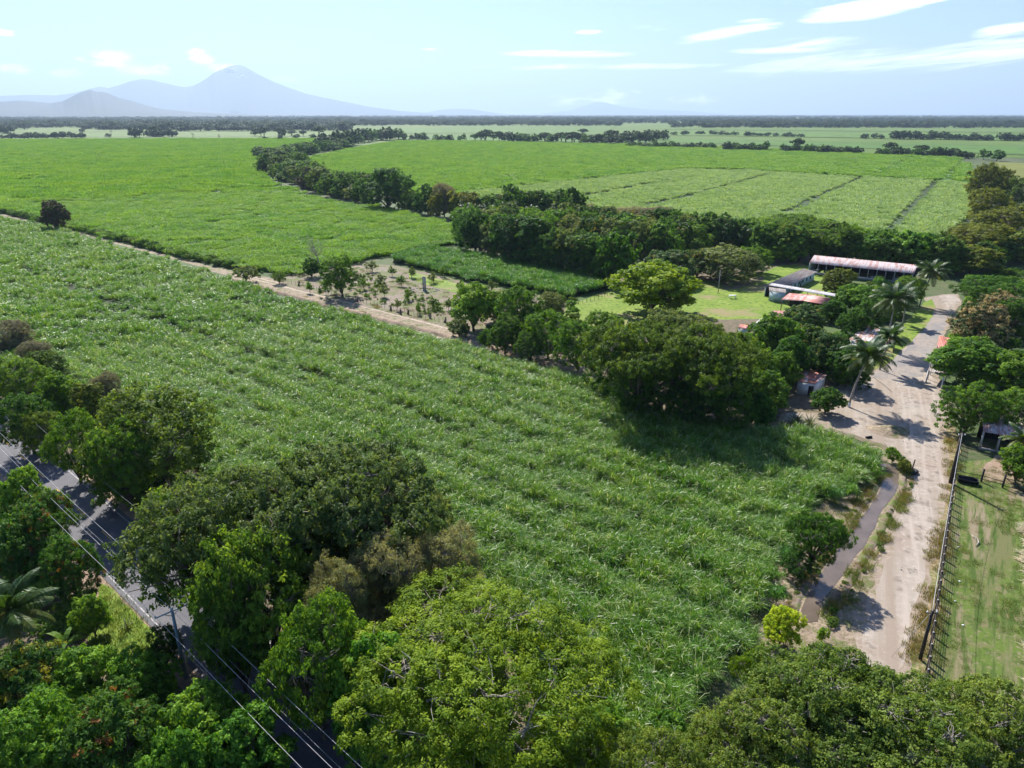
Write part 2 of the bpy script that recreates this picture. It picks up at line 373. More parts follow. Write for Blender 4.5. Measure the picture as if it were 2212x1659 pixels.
def make_tree_meshes(name, seed, shape, Rr, Ht, z0, n, lr, ncl, clr, nleaf, L, Wd, mat, up=.55, droop=0., trunk_r=.3, bark='bark', fork=.5, twigs=0, spread=.8, limbs=9, lean=0):
    g = np.random.default_rng(seed)
    lobes = lobes_for(g, shape, Rr, Ht, z0, n, lr)
    P, Nn, T = [], [], []
    for c, (ra, rb) in lobes:
        d = unit(g.normal(size=(ncl * 2, 3)))
        d = d[d[:, 2] > -.55][:ncl]
        lump = 1 + .16 * np.sin(d @ g.normal(size=3) * 4 + g.uniform(0, 6))
        cc = c + d * np.array([ra, ra, rb]) * lump[:, None] * g.uniform(.78, 1.05, (len(d), 1))
        keep = np.ones(len(cc), bool)
        for c2, (ra2, rb2) in lobes:
            if c2 is c: continue
            q = (cc - c2) / np.array([ra2, ra2, rb2])
            keep &= (q ** 2).sum(1) > .45
        cc = cc[keep]; d = d[keep]
        if not len(cc): continue
        ti = np.clip(g.uniform(0, 1, len(cc)) * .85 + g.uniform(0, .25), 0, 1)
        off = unit(g.normal(size=(len(cc), nleaf, 3))) * g.uniform(.15, 1, (len(cc), nleaf, 1)) ** .6 * clr
        off[..., 2] *= .62
        pos = cc[:, None] + off
        nor = unit(spread * unit(off + 1e-6) + .45 * d[:, None] + np.array([0, 0, up]) + .45 * g.normal(size=off.shape))
        P.append(pos.reshape(-1, 3)); Nn.append(nor.reshape(-1, 3))
        T.append(np.clip(np.repeat(ti, nleaf) + g.uniform(-.06, .06, len(cc) * nleaf), 0, 1))
    P = np.concatenate(P); Nn = np.concatenate(Nn); T = np.concatenate(T)
    Q = leaf_quads(g, P, Nn, np.full(len(P), L), np.full(len(P), Wd), droop)
    mb = MB(); tw = MB()
    fz = max(.6, z0 * fork + .3)
    bend = g.uniform(-.15, .15, 2) * fz
    mb.tube([(0, 0, -.3), (bend[0] * .4, bend[1] * .4, fz * .5), (bend[0], bend[1], fz)], [trunk_r * 1.35, trunk_r, trunk_r * .85], 8)
    order = sorted(range(len(lobes)), key=lambda i: -np.linalg.norm(lobes[i][0][:2]))
    for i in (order[::max(1, len(order) // limbs)])[:limbs]:
        c = lobes[i][0]
        mid = np.array([bend[0] + (c[0] - bend[0]) * .4, bend[1] + (c[1] - bend[1]) * .4, fz + (c[2] - fz) * .55])
        mb.tube([(bend[0], bend[1], fz - .15), mid, c * [.85, .85, 1] + [0, 0, 0]], [trunk_r * .55, trunk_r * .34, trunk_r * .12], 6)
        for _ in range(3):
            e = c + g.normal(size=3) * lobes[i][1][0] * .5
            mb.tube([mid, (mid + e) / 2 + g.normal(size=3) * .2, e], [trunk_r * .2, trunk_r * .12, trunk_r * .05], 4)
    for _ in range(twigs):
        c, (ra, rb) = lobes[g.integers(len(lobes))]
        d = unit(g.normal(size=3)); d[2] = abs(d[2])
        e = c + d * np.array([ra, ra, rb]) * g.uniform(.8, 1.12)
        tw.tube([c - d * ra * .3, (c + e) / 2 + g.normal(size=3) * .12, e], [.04, .03, .012], 3, cap=False)
    crown = quads_mesh(name + '_crown', Q, T, [mat, M['barkpale']], extra=tw if twigs else None)
    trunk = mb.mesh(name + '_trunk', [M[bark]], True)
    # true extents so that the placed crown has the size asked for
    rad = np.percentile(np.linalg.norm(P[:, :2], axis=1), 97); top = np.percentile(P[:, 2], 99.5)
    return dict(crown=crown, trunk=trunk, R=rad, H=top, n=len(Q))

TT = {}
def tpl(key, *a, **k): TT.setdefault(key, []).append(make_tree_meshes(key, *a, **k))
tpl('broad', 1, 'irr', 7, 12, 1.2, 36, 2.3, 46, .55, 26, .36, .2, M['mid'], twigs=90, limbs=14)
tpl('broad', 2, 'irr', 7, 11, 1.0, 32, 2.6, 50, .6, 26, .36, .2, M['mid'], twigs=90, limbs=14)
tpl('broadc', 3, 'irr', 6, 10, .9, 40, 1.7, 30, .55, 20, .46, .26, M['mid'], limbs=10)
tpl('mango', 4, 'dome', 5.5, 9, .5, 38, 1.7, 34, .45, 18, .50, .17, M['mango'], droop=.35)
tpl('mango', 5, 'dome', 5.5, 8.5, .4, 34, 1.9, 36, .48, 18, .50, .17, M['mango'], droop=.35)
tpl('umb', 6, 'umbrella', 12, 12, 5.5, 64, 2.5, 44, .55, 24, .34, .18, M['olive'], trunk_r=.55, twigs=170, limbs=18, bark='bark')
tpl('umb', 7, 'umbrella', 12, 12, 5.0, 70, 2.3, 44, .5, 24, .34, .18, M['olive'], trunk_r=.55, twigs=170, limbs=18)
tpl('feather', 8, 'umbrella', 12, 12, 4.2, 84, 2.2, 60, .45, 26, .26, .11, M['feather'], trunk_r=.5, twigs=240, limbs=18, up=1.0, bark='barkpale')
tpl('sparse', 9, 'umbrella', 9, 11, 3.5, 80, 1.6, 40, .42, 18, .27, .15, M['mid'], trunk_r=.35, twigs=380, limbs=14, bark='barkpale')
tpl('sparse', 10, 'umbrella', 9, 11, 2.5, 84, 1.6, 40, .42, 18, .27, .15, M['mid'], trunk_r=.35, twigs=380, limbs=14, bark='barkpale')
tpl('dry', 11, 'column', 5, 9, 1.0, 40, 1.5, 66, .42, 30, .22, .07, M['dry'], trunk_r=.2, twigs=320, up=.3)
tpl('bush', 12, 'dome', 2.2, 2.6, .2, 14, .8, 22, .3, 14, .30, .16, M['mid'], trunk_r=.08, limbs=5)
tpl('bush', 13, 'irr', 2.2, 2.4, .2, 12, .9, 22, .3, 14, .30, .16, M['mid'], trunk_r=.08, limbs=5)
tpl('col', 14, 'column', 3.2, 10, .8, 30, 1.3, 30, .42, 18, .42, .2, M['deep'], trunk_r=.25)
tpl('sapling', 15, 'irr', 1.6, 3.0, .5, 9, .6, 12, .28, 9, .34, .15, M['mid'], trunk_r=.06, limbs=5)
tpl('medium', 16, 'irr', 5.5, 9, .3, 26, 1.9, 18, .6, 12, .72, .42, M['deep'], limbs=6)
tpl('medium', 17, 'dome', 5.5, 8.5, .2, 28, 1.8, 18, .6, 12, .72, .42, M['deep'], limbs=6)
tpl('medium', 18, 'irr', 5.5, 10, .3, 26, 1.8, 18, .6, 12, .72, .42, M['deep'], limbs=6)
tpl('medumb', 19, 'umbrella', 9, 9, 3.4, 34, 2.2, 20, .6, 14, .6, .34, M['deep'], limbs=10, trunk_r=.4)
tpl('far', 20, 'irr', 5.5, 8.5, .5, 12, 2.3, 10, .9, 7, 1.3, .9, M['farleaf'], limbs=3)
tpl('far', 21, 'dome', 5.5, 8, .4, 12, 2.2, 10, .9, 7, 1.3, .9, M['farleaf'], limbs=3)
tpl('far', 22, 'irr', 5.0, 9.5, .6, 12, 2.2, 10, .9, 7, 1.3, .9, M['farleaf'], limbs=3)
tpl('farumb', 23, 'umbrella', 9, 9, 4, 16, 2.6, 12, .9, 8, 1.2, .8, M['farleaf'], limbs=6, trunk_r=.45)

# ------------------------------------------------------------------ tagging helpers
def tag(o, label=None, cat=None, group=None, kind=None):
    if label: o['label'] = label
    if cat: o['category'] = cat
    if group: o['group'] = group
    if kind: o['kind'] = kind
    return o
def link(name, data, parent=None):
    o = bpy.data.objects.new(name, data); COL.objects.link(o)
    if parent: o.parent = parent
    return o
def struct(name, me, kind='structure'):
    return tag(link(name, me), kind=kind)

def over(o, mat, slot=0):
    o.material_slots[slot].link = 'OBJECT'; o.material_slots[slot].material = mat

HC = dict(broad=.6, broadc=.58, mango=.55, umb=.86, feather=.84, sparse=.78, dry=.6, bush=.5, col=.55, sapling=.6, medium=.55, medumb=.82, far=.5, farumb=.8)
KN = dict(broad='broadleaf_tree', broadc='broadleaf_tree', mango='mango_tree', umb='umbrella_tree', feather='feathery_tree', sparse='sparse_tree', dry='dry_tree',
          bush='bush', col='columnar_tree', sapling='sapling', medium='broadleaf_tree', medumb='umbrella_tree', far='distant_tree', farumb='distant_umbrella_tree')
_cnt = {}
def put(kind, loc, r, Ht, mat, label, group=None, cat=None, name=None, joined=False, sy=None):
    i = _cnt.get(kind, 0); _cnt[kind] = i + 1
    t = TT[kind][i % len(TT[kind])]
    root = link(name or KN[kind], None)
    root.location = loc; root.rotation_euler = (0, 0, (i * 2.39996) % (2 * PI))
    s = r / t['R']; sz = Ht / t['H']
    root.scale = (s, s * (sy or 1), sz)
    root.empty_display_size = .5
    c = link('crown', t['crown'], root); tk = link('trunk', t['trunk'], root)
    if mat: over(c, M[mat])
    tag(root, label, cat or ('bush' if kind == 'bush' else 'tree'), group)
    return root

def T(kind, px, py, Ht, rpx, mat, label, group=None, **kw):
    z = Ht * HC[kind]
    p = W(px, py, z); k = ppm(p.x, p.y, z)
    return put(kind, (p.x, p.y, 0), rpx / k, Ht, mat, label, group, **kw)

# far trees: single mesh (crown + trunk joined)
FARM = {}
def far_mesh(kind, i, mat):
    key = (kind, i, mat)
    if key in FARM: return FARM[key]
    t = TT[kind][i]
    cm, tm = t['crown'], t['trunk']
    V = np.empty(len(cm.vertices) * 3); cm.vertices.foreach_get('co', V)
    Q = V.reshape(-1, 4, 3); ti = np.empty(len(cm.vertices)); cm.attributes['tint'].data.foreach_get('value', ti)
    ex = MB(); tv = np.empty(len(tm.vertices) * 3); tm.vertices.foreach_get('co', tv)
    ex.add(tv.reshape(-1, 3), [tuple(p.vertices) for p in tm.polygons])
    FARM[key] = quads_mesh(kind + '_tree', Q, ti[::4], [M[mat], M['bark']], extra=ex)
    return FARM[key]
def putfar(kind, loc, r, Ht, mat, label, group, name=None, cat='tree'):
    i = _cnt.get(kind, 0); _cnt[kind] = i + 1
    j = i % len(TT[kind]); t = TT[kind][j]
    o = link(name or KN[kind], far_mesh(kind, j, mat))
    o.location = loc; o.rotation_euler = (0, 0, (i * 2.39996) % (2 * PI)); s = r / t['R']; o.scale = (s, s, Ht / t['H'])
    return tag(o, label, cat, group)

# ------------------------------------------------------------------ polygons on the ground
def densify(pts, step, jit, g):
    out = []; s = 0; q0, q1 = g.uniform(0, 6, 2)
    n = len(pts)
    for i in range(n):
        a, b = np.array(pts[i]), np.array(pts[(i + 1) % n])
        L = np.linalg.norm(b - a); k = max(1, int(L / step))
        d = (b - a) / max(L, 1e-6); nn = np.array([-d[1], d[0]])
        for j in range(k):
            s += L / k
            out.append(tuple(a + (b - a) * j / k + nn * jit * (math.sin(s * .45 + q0) * .5 + math.sin(s * 1.1 + q1) * .35 + g.normal() * .12)))
    return out
def inpoly(x, y, poly):
    x = np.asarray(x); y = np.asarray(y); c = np.zeros(x.shape, bool)
    n = len(poly)
    for i in range(n):
        x1, y1 = poly[i]; x2, y2 = poly[(i + 1) % n]
        if y1 == y2: continue
        m = ((y1 > y) != (y2 > y)) & (x < (x2 - x1) * (y - y1) / (y2 - y1) + x1)
        c ^= m
    return c
def polyline_dist(x, y, line):
    d = np.full(np.shape(x), 1e9)
    for (x1, y1), (x2, y2) in zip(line[:-1], line[1:]):
        dx, dy = x2 - x1, y2 - y1; L2 = dx * dx + dy * dy
        t = np.clip(((x - x1) * dx + (y - y1) * dy) / L2, 0, 1)
        d = np.minimum(d, np.hypot(x - x1 - t * dx, y - y1 - t * dy))
    return d
def G(pts, z=0.0): return [tuple(W(px, py, z)[:2]) for px, py in pts]
from mathutils.geometry import tessellate_polygon
def sheet(name, pts, z, mat, jit=0.0, step=2.0, kind='structure', thick=0.0):
    g = np.random.default_rng(len(name) + int(z * 1000))
    if jit: pts = densify(pts, step, jit, g)
    vs = [Vector((x, y, z)) for x, y in pts]
    tris = tessellate_polygon([vs])
    mb = MB(); fs = []
    for t in tris:
        a, b, c = (vs[i] for i in t)
        fs.append(tuple(t) if (b - a).cross(c - a).z > 0 else tuple(t)[::-1])
    mb.add(vs, fs)
    if thick:
        n = len(vs)
        mb.add([(v.x, v.y, z - thick) for v in vs] + vs, [(i, (i + 1) % n, n + (i + 1) % n, n + i) for i in range(n)])
    return struct(name, mb.mesh(name, [mat]), kind)
def strip(name, line, width, z, mat, jit=0.0, kind='structure'):
    line = [Vector((x, y, 0)) for x, y in line]
    g = np.random.default_rng(len(name))
    L, Rr = [], []
    for i, p in enumerate(line):
        d = (line[min(i + 1, len(line) - 1)] - line[max(i - 1, 0)]).normalized(); nn = Vector((-d.y, d.x, 0))
        w = width[i] if isinstance(width, (list, tuple)) else width
        L.append(p + nn * (w / 2 + g.uniform(-jit, jit))); Rr.append(p - nn * (w / 2 + g.uniform(-jit, jit)))
    mb = MB(); n = len(line)
    mb.add([(v.x, v.y, z) for v in L] + [(v.x, v.y, z) for v in Rr], [(n + i, n + i + 1, i + 1, i) for i in range(n - 1)])
    return struct(name, mb.mesh(name, [mat]), kind)
def resample(line, step):
    out = []
    for a, b in zip(line[:-1], line[1:]):
        a, b = np.array(a), np.array(b); k = max(1, int(np.linalg.norm(b - a) / step))
        for j in range(k): out.append(tuple(a + (b - a) * j / k))
    out.append(tuple(line[-1])); return out

# ground sheet to the horizon
mb = MB(); mb.add([(-60000, -3000, 0), (60000, -3000, 0), (60000, 62000, 0), (-60000, 62000, 0)], [(0, 1, 2, 3)])
struct('ground', mb.mesh('ground', [M['ground']]))
mb = MB(); mb.add([(-9000, 900, .25), (9000, 900, .25), (16000, 14000, .25), (-16000, 14000, .25)], [(0, 1, 2, 3)])
struct('far_field', mb.mesh('far_field', [M['fargrass']]))

# ================================================================== LAYOUT
def GZ(pts):
    return [tuple(W(p[0], p[1], p[2] if len(p) > 2 else 0.0)[:2]) for p in pts]

FIELD_A = GZ([(-160, 455, 1.5), (0, 472, 1.5), (100, 490, 1.5), (190, 514, 1.5), (290, 545, 1.5), (390, 573, 1.5), (470, 597, 1.5), (540, 624, 1.5), (600, 643, 1.5),
              (700, 668, 1.5), (800, 694, 1.5), (900, 718, 1.5), (985, 741, 1.5), (1060, 762, 1.5), (1150, 786, 1.5), (1240, 814, 1.5), (1300, 838, 1.5), (1400, 872, 1.5),
              (1520, 905, 1.5), (1640, 925, 1.5), (1740, 930, 1.5), (1800, 945, 1.5), (1860, 968, 1.5), (1890, 985), (1898, 1020), (1882, 1050), (1820, 1070), (1765, 1085), (1735, 1130), (1712, 1175),
              (1680, 1200), (1655, 1255), (1640, 1300), (1632, 1360), (1612, 1420), (1545, 1450), (1512, 1530), (1480, 1600), (1440, 1680), (1300, 1660), (1200, 1500), (1080, 1350), (950, 1250), (800, 1200), (620, 1130), (450, 1040),
              (300, 960), (150, 880), (0, 800), (-160, 740)])
FIELD_B = GZ([(-160, 436), (0, 457), (109, 482), (164, 496), (237, 514), (330, 537), (420, 560), (500, 578), (545, 588), (600, 592), (650, 592), (700, 584), (780, 566), (840, 553), (905, 540), (990, 528),
              (988, 480, 2.5), (900, 460, 2.5), (820, 442, 2.5), (730, 434, 2.5), (670, 420, 2.5), (640, 405, 2.5), (567, 384, 2.5), (556, 345, 2.5), (640, 322), (740, 306), (700, 301), (400, 301), (0, 303), (-160, 303)])
FIELD_C = GZ([(630, 372), (668, 345), (760, 322), (860, 306), (1000, 306), (1340, 313), (1640, 323), (1860, 334), (2085, 345), (2097, 396), (2022, 392), (1775, 379), (1625, 369), (1475, 366), (1354, 379), (1177, 399), (1000, 417),
              (1000, 440), (880, 430), (740, 400)])
FIELD_D = GZ([(1000, 420), (1177, 402), (1354, 382), (1475, 369), (1625, 372), (1775, 382), (2022, 395), (2097, 400), (2095, 470), (2010, 530), (1880, 505), (1700, 492), (1440, 485), (1200, 460), (1060, 450)])
FIELD_S = GZ([(842, 568), (914, 583), (1020, 610), (1150, 630), (1230, 646), (1317, 622), (1322, 606, 2.8), (1230, 575, 2.8), (1070, 547, 2.8), (977, 532, 2.8), (905, 545)])
LINE_A = [G([(33, 585), (183, 640), (300, 690), (483, 752), (667, 820), (900, 910), (1010, 960)])]
LINE_B = [G([(-100, 433), (0, 445), (110, 443)]), G([(120, 440), (330, 432), (480, 416), (610, 405)]), G([(0, 335), (115, 347), (160, 347)]), G([(230, 350), (330, 346)]), G([(590, 358), (700, 372)]), G([(110, 320), (200, 330)])]
LINE_C = [G([(1888, 380), (1965, 342)]), G([(2038, 394), (2082, 345)]), G([(1080, 380), (1170, 398)])]
LINE_D = [G([(1390, 448), (1475, 430), (1675, 375)]), G([(1692, 465), (1862, 385)]), G([(1920, 505), (2022, 394)]), G([(1200, 440), (1400, 400), (1500, 385)])]

# ---------------------------------------------------------------- dirt, roads, lawns
TRACK = G([(-160, 425), (0, 463), (109, 489), (237, 522), (370, 556), (470, 583), (564, 610), (640, 630), (740, 655), (850, 683), (921, 702), (1000, 723), (1090, 750), (1180, 776), (1280, 806), (1400, 850), (1520, 882), (1640, 905), (1780, 925)])
tr = resample(TRACK, 5)
strip('farm_track', tr, [2.4 if p[0] < -105 else (5 if p[0] < -88 else 11.0) for p in tr], .03, M['bank'], .4)
for k, off in (('rut', -.95), ('rut', .95)):
    a = [Vector((*p, 0)) for p in resample(G([(500, 592), (564, 608), (640, 627), (740, 652), (850, 680), (921, 699), (1000, 720), (1090, 746), (1180, 772), (1280, 803), (1400, 848)]), 4)]
    pts = []
    for i, p in enumerate(a):
        d = (a[min(i + 1, len(a) - 1)] - a[max(0, i - 1)]).normalized(); pts.append(tuple((p + Vector((-d.y, d.x, 0)) * (off + 1.2))[:2]))
    strip('track_rut', pts, .85, .045, M['rut'], .15)
sheet('garden_ground', G([(590, 604), (640, 594), (700, 585), (780, 568), (850, 574), (914, 587), (1020, 614), (1150, 634), (1240, 650), (1235, 700), (1220, 770), (1100, 742), (985, 712), (900, 690), (800, 666), (700, 640), (620, 620)]), .06, M['plot'], .5)
sheet('lawn', G([(1212, 700), (1222, 662), (1330, 622), (1420, 610), (1500, 640), (1600, 650), (1680, 660), (1705, 668), (1680, 690), (1630, 705), (1560, 715), (1400, 740), (1240, 745)]), .065, M['lawn'], .4)
sheet('lawn', G([(1590, 630), (1640, 600), (1690, 575), (1730, 568), (1760, 585), (1800, 620), (1860, 625), (1850, 640), (1720, 655), (1660, 650)]), .07, M['lawn'], .4)
sheet('lawn', G([(1330, 622), (1400, 606), (1560, 606), (1640, 592), (1690, 572), (1800, 590), (1870, 640), (1700, 672), (1500, 648)]), .061, M['lawn'], .4)
sheet('yard_dirt', G([(1560, 612), (1650, 596), (1650, 606), (1600, 622), (1565, 628)]), .085, M['plot'], .3)
PLAZA = G([(2064, 636), (2072, 650), (2064, 663), (2055, 689), (2038, 715), (2030, 742), (2020, 762), (2014, 790), (2016, 815), (2040, 835), (2045, 870), (2040, 905), (2030, 940), (2036, 985), (2037, 1040), (2025, 1110), (2010, 1180), (1993, 1250), (1975, 1320), (1960, 1380), (1942, 1440), (1930, 1480), (1868, 1480),
           (1872, 1420), (1862, 1370), (1880, 1320), (1905, 1250), (1925, 1190), (1938, 1130), (1962, 1080), (1975, 1040), (1972, 1010), (1950, 985), (1905, 962), (1850, 945), (1790, 928), (1690, 910), (1700, 895), (1775, 895), (1800, 850), (1840, 820), (1900, 800), (1925, 780), (1940, 762), (1975, 730), (2000, 700), (2014, 668), (2003, 643)])
def offs(poly, o):
    P = np.array(densify(poly, 3, 0, np.random.default_rng(1))); n = len(P); Q = []
    ar = sum(P[i][0] * P[(i + 1) % n][1] - P[(i + 1) % n][0] * P[i][1] for i in range(n)); s = 1 if ar > 0 else -1
    for i in range(n):
        t_ = P[(i + 1) % n] - P[i - 1]; t_ = t_ / max(1e-6, np.linalg.norm(t_)); Q.append(tuple(P[i] + np.array([t_[1], -t_[0]]) * s * o))
    return Q
sheet('road_edge', offs(PLAZA, .75), .093, M['dirtedge'], .5, 1.2)
sheet('dirt_road', PLAZA, .10, M['dirt'], .4, 1.2)
sheet('paved_road', G([(2014, 672), (2050, 690), (2030, 722), (2018, 750), (2005, 790), (1990, 812), (1930, 822), (1880, 815), (1920, 785), (1945, 765), (1978, 732), (2000, 702)]), .115, M['greyroad'], .35, 1.2)
sheet('verge', G([(2014, 646), (2020, 668), (2005, 700), (1975, 732), (1940, 765), (1915, 790), (1890, 800), (1880, 770), (1930, 730), (1965, 690), (1995, 655)]), .13, M['lawn'], .3, 1.2)
VERGE_R = G([(2000, 940), (2006, 985), (2007, 1040), (1995, 1110), (1980, 1180), (1963, 1250), (1945, 1320), (1928, 1380), (1912, 1440), (1900, 1500), (2000, 1500), (2015, 1400), (2035, 1270), (2050, 1150), (2062, 1050), (2075, 950), (2060, 920)])
sheet('verge', VERGE_R, .085, M['verge'], .35, 1.2)
PASTURE = G([(2058, 1000), (2240, 985), (2460, 1000), (2460, 1700), (1960, 1700), (1995, 1500), (2030, 1280), (2050, 1150)])
sheet('pasture', PASTURE, .05, M['pasture'], .3)
sheet('bare_patch', G([(2130, 1000), (2150, 985), (2230, 985), (2240, 1035), (2180, 1048), (2120, 1040)]), .07, M['track'], .5, 1.5)
BANK = G([(1790, 1080), (1870, 1065), (1905, 1045), (1900, 1000), (1870, 965), (1960, 955), (2000, 1010), (2000, 1050), (1985, 1085), (1965, 1130), (1955, 1190), (1935, 1250), (1910, 1320), (1900, 1370), (1890, 1440), (1780, 1440), (1640, 1420), (1640, 1330), (1650, 1260), (1700, 1190), (1720, 1130)])
sheet('ditch_bank', BANK, .07, M['bank'], .4, 1.3)
sheet('ditch_water', offs(G([(1901, 1003), (1925, 1003), (1942, 1022), (1944, 1050), (1930, 1075), (1908, 1100), (1893, 1140), (1868, 1180), (1843, 1212), (1825, 1245), (1797, 1275), (1775, 1305), (1768, 1345), (1730, 1350), (1727, 1320), (1740, 1288), (1765, 1250), (1788, 1214), (1820, 1170), (1850, 1130), (1872, 1100), (1900, 1060), (1910, 1030)]), -.12), .10, M['water'], .12, .8)
# raised earth banks along the ditch
def berm(line, w, h, name='earth_bank', mat='track', seed=3):
    g = np.random.default_rng(seed); pts = resample(line, .8); mbm = MB(); vs = []
    K = 7
    for i, p in enumerate(pts):
        a = np.array(pts[max(0, i - 1)]); b = np.array(pts[min(len(pts) - 1, i + 1)]); d = b - a; d = d / np.linalg.norm(d); nn = np.array([-d[1], d[0]])
        for k in range(K):
            u = k / (K - 1) * 2 - 1
            q = np.array(p) + nn * (u * w / 2 + g.normal() * .08)
            vs.append((q[0], q[1], .02 + h * max(0, (1 - u * u)) * g.uniform(.6, 1.2)))
    fs = [(i * K + k, (i + 1) * K + k, (i + 1) * K + k + 1, i * K + k + 1) for i in range(len(pts) - 1) for k in range(K - 1)]
    mbm.add(vs, [f[::-1] for f in fs])
    return struct(name, mbm.mesh(name, [M[mat]], True))
berm(G([(1952, 1025), (1950, 1060), (1925, 1095), (1905, 1140), (1878, 1185), (1856, 1220), (1838, 1250), (1812, 1285), (1790, 1310)]), 1.3, .22, mat='plot', seed=1)
berm(G([(1893, 1000), (1898, 1030), (1885, 1065), (1855, 1100), (1836, 1135), (1805, 1172), (1772, 1215), (1748, 1250), (1722, 1290), (1712, 1330)]), 1.2, .25, mat='plot', seed=2)
berm(G([(500, 604), (600, 632), (700, 658), (800, 685), (900, 710), (985, 733), (1060, 752), (1150, 777), (1240, 806), (1330, 838)]), 2.4, .7, seed=4)
berm(G([(1790, 928), (1850, 945), (1905, 965), (1950, 990)]), 1.5, .3, mat='plot', seed=5)

# asphalt road through the trees, bottom left
c0 = np.array([-38.1, 65.5]); rd = np.array([-78.4 + 38.1, 101.1 - 65.5]); rd /= np.linalg.norm(rd); rn = np.array([-rd[1], rd[0]])
if rn[0] > 0: rn = -rn                       # rn points to the camera side (left edge)
def rp(s, o): return tuple(c0 + rd * s + rn * o)
RS = np.arange(-75, 200, 4.0)
def rstrip(name, o, w, z, mat, s0=-75, s1=200, jit=0.0, kind='structure'):
    return strip(name, [rp(s, o) for s in np.arange(s0, s1, 4.0)], w, z, mat, jit, kind)
rstrip('road_shoulder', 0, 11.5, .05, M['track'], jit=.5)
rstrip('asphalt_road', 0, 7.4, .10, M['asphalt'])
rstrip('edge_line', 3.15, .14, .104, M['whitepaint']); rstrip('edge_line', -3.15, .14, .104, M['whitepaint'])
d0 = 0.0
mbd = MB()
for k in range(-9, 26):
    s = k * 8.3 + 1.0
    a, b = rp(s - 1.6, .06), rp(s + 1.6, .06); a2, b2 = rp(s - 1.6, -.08), rp(s + 1.6, -.08)
    mbd.add([(*a, .104), (*b, .104), (*b2, .104), (*a2, .104)], [(0, 1, 2, 3)])
struct('centre_line', mbd.mesh('centre_line', [M['yellow']]))
ROADSIDE = [rp(s, 6) for s in (-75, -40, 0, 40, 100)]
sheet('roadside_ground', [rp(-75, 4.2), rp(-30, 4.2), rp(0, 4.2), rp(100, 4.2), rp(100, 60), rp(-75, 60)][::1], .035, M['leaflitter'])
sheet('roadside_lawn', G([(218, 1262), (262, 1290), (318, 1350), (340, 1400), (310, 1440), (215, 1440), (190, 1380), (200, 1310)]), .075, M['lawn'], .4, 1)
sheet('woodland_floor', [rp(-75, -4.2), rp(160, -4.2), rp(160, -16), rp(-20, -24), rp(-75, -24)], .037, M['leaflitter'])
sheet('woodland_floor', G([(1250, 770), (1420, 690), (1690, 690), (1800, 760), (1800, 890), (1690, 905), (1500, 880), (1300, 825)]), .075, M['leaflitter'], .5)
sheet('orchard_floor', G([(985, 522), (1500, 480), (2000, 545), (2060, 600), (1990, 600), (1740, 565), (1640, 592), (1500, 612), (1320, 610), (1100, 560)]), .055, M['leaflitter'], .5)

# ---------------------------------------------------------------- cane patches (kept out of the scene, only scattered)
def cane_patch(name, seed, size, stalks, nb, L, w, ztop, mat, segs=3, zspread=.5, collapse=.25, clumps=0):
    g = np.random.default_rng(seed)
    sx = g.uniform(-size / 2, size / 2, (stalks, 2)) * 1.12
    if clumps:
        cc = g.uniform(-size / 2, size / 2, (clumps, 2)) if clumps > 1 else np.zeros((1, 2))
        ci = g.integers(0, clumps, stalks); sx = cc[ci] + g.normal(size=(stalks, 2)) * .27; ch = g.normal(size=clumps) * .35
    hz = ztop + g.normal(size=stalks) * zspread * .4
    if clumps: hz = hz + ch[ci]
    lean = g.normal(size=(stalks, 2)) * .25
    n = stalks * nb
    base = np.repeat(np.c_[sx, hz * .42], nb, 0); base[:, :2] += np.repeat(lean, nb, 0) * .3
    base[:, 2] += g.uniform(-.25, .35, n)
    az = g.uniform(0, 2 * PI, n); ph0 = g.uniform(R(50), R(86), n); Ls = L * g.uniform(.65, 1.25, n)
    drop = g.uniform(.55, 1.6, n) * (1 + (g.uniform(size=n) < collapse) * .7)
    ws = w * g.uniform(.7, 1.3, n); roll = g.normal(size=n) * .5
    prof = np.array([.55, 1.0, .85, .5, .08]) if segs == 4 else (np.array([.7, 1.0, .7, .1]) if segs == 3 else np.array([.8, 1.0, .15]))
    P = base.copy(); phi = ph0.copy(); pts = [P.copy()]
    for k in range(segs):
        step = Ls / segs
        P = P + np.c_[np.cos(az) * np.cos(phi), np.sin(az) * np.cos(phi), np.sin(phi)] * step[:, None]
        pts.append(P.copy()); phi = phi - drop * (.5 + .9 * k) / segs * 1.6
    side = np.c_[-np.sin(az) * np.cos(roll), np.cos(az) * np.cos(roll), np.sin(roll)]
    Q = []
    for k in range(segs):
        a, b = pts[k], pts[k + 1]; wa = side * (ws * prof[k] / 2)[:, None]; wb = side * (ws * prof[k + 1] / 2)[:, None]
        Q.append(np.stack([a - wa, a + wa, b + wb, b - wb], 1))
    ti = np.clip(np.repeat(g.uniform(0, 1, stalks), nb) * .55 + g.uniform(0, .45, n), 0, 1)
    ti = np.where(g.uniform(size=n) < (.12 if segs == 4 else .06), 1.0, ti * .8)
    return bpy.data.objects.new(name, quads_mesh(name, np.concatenate(Q), np.tile(ti, segs), [mat]))

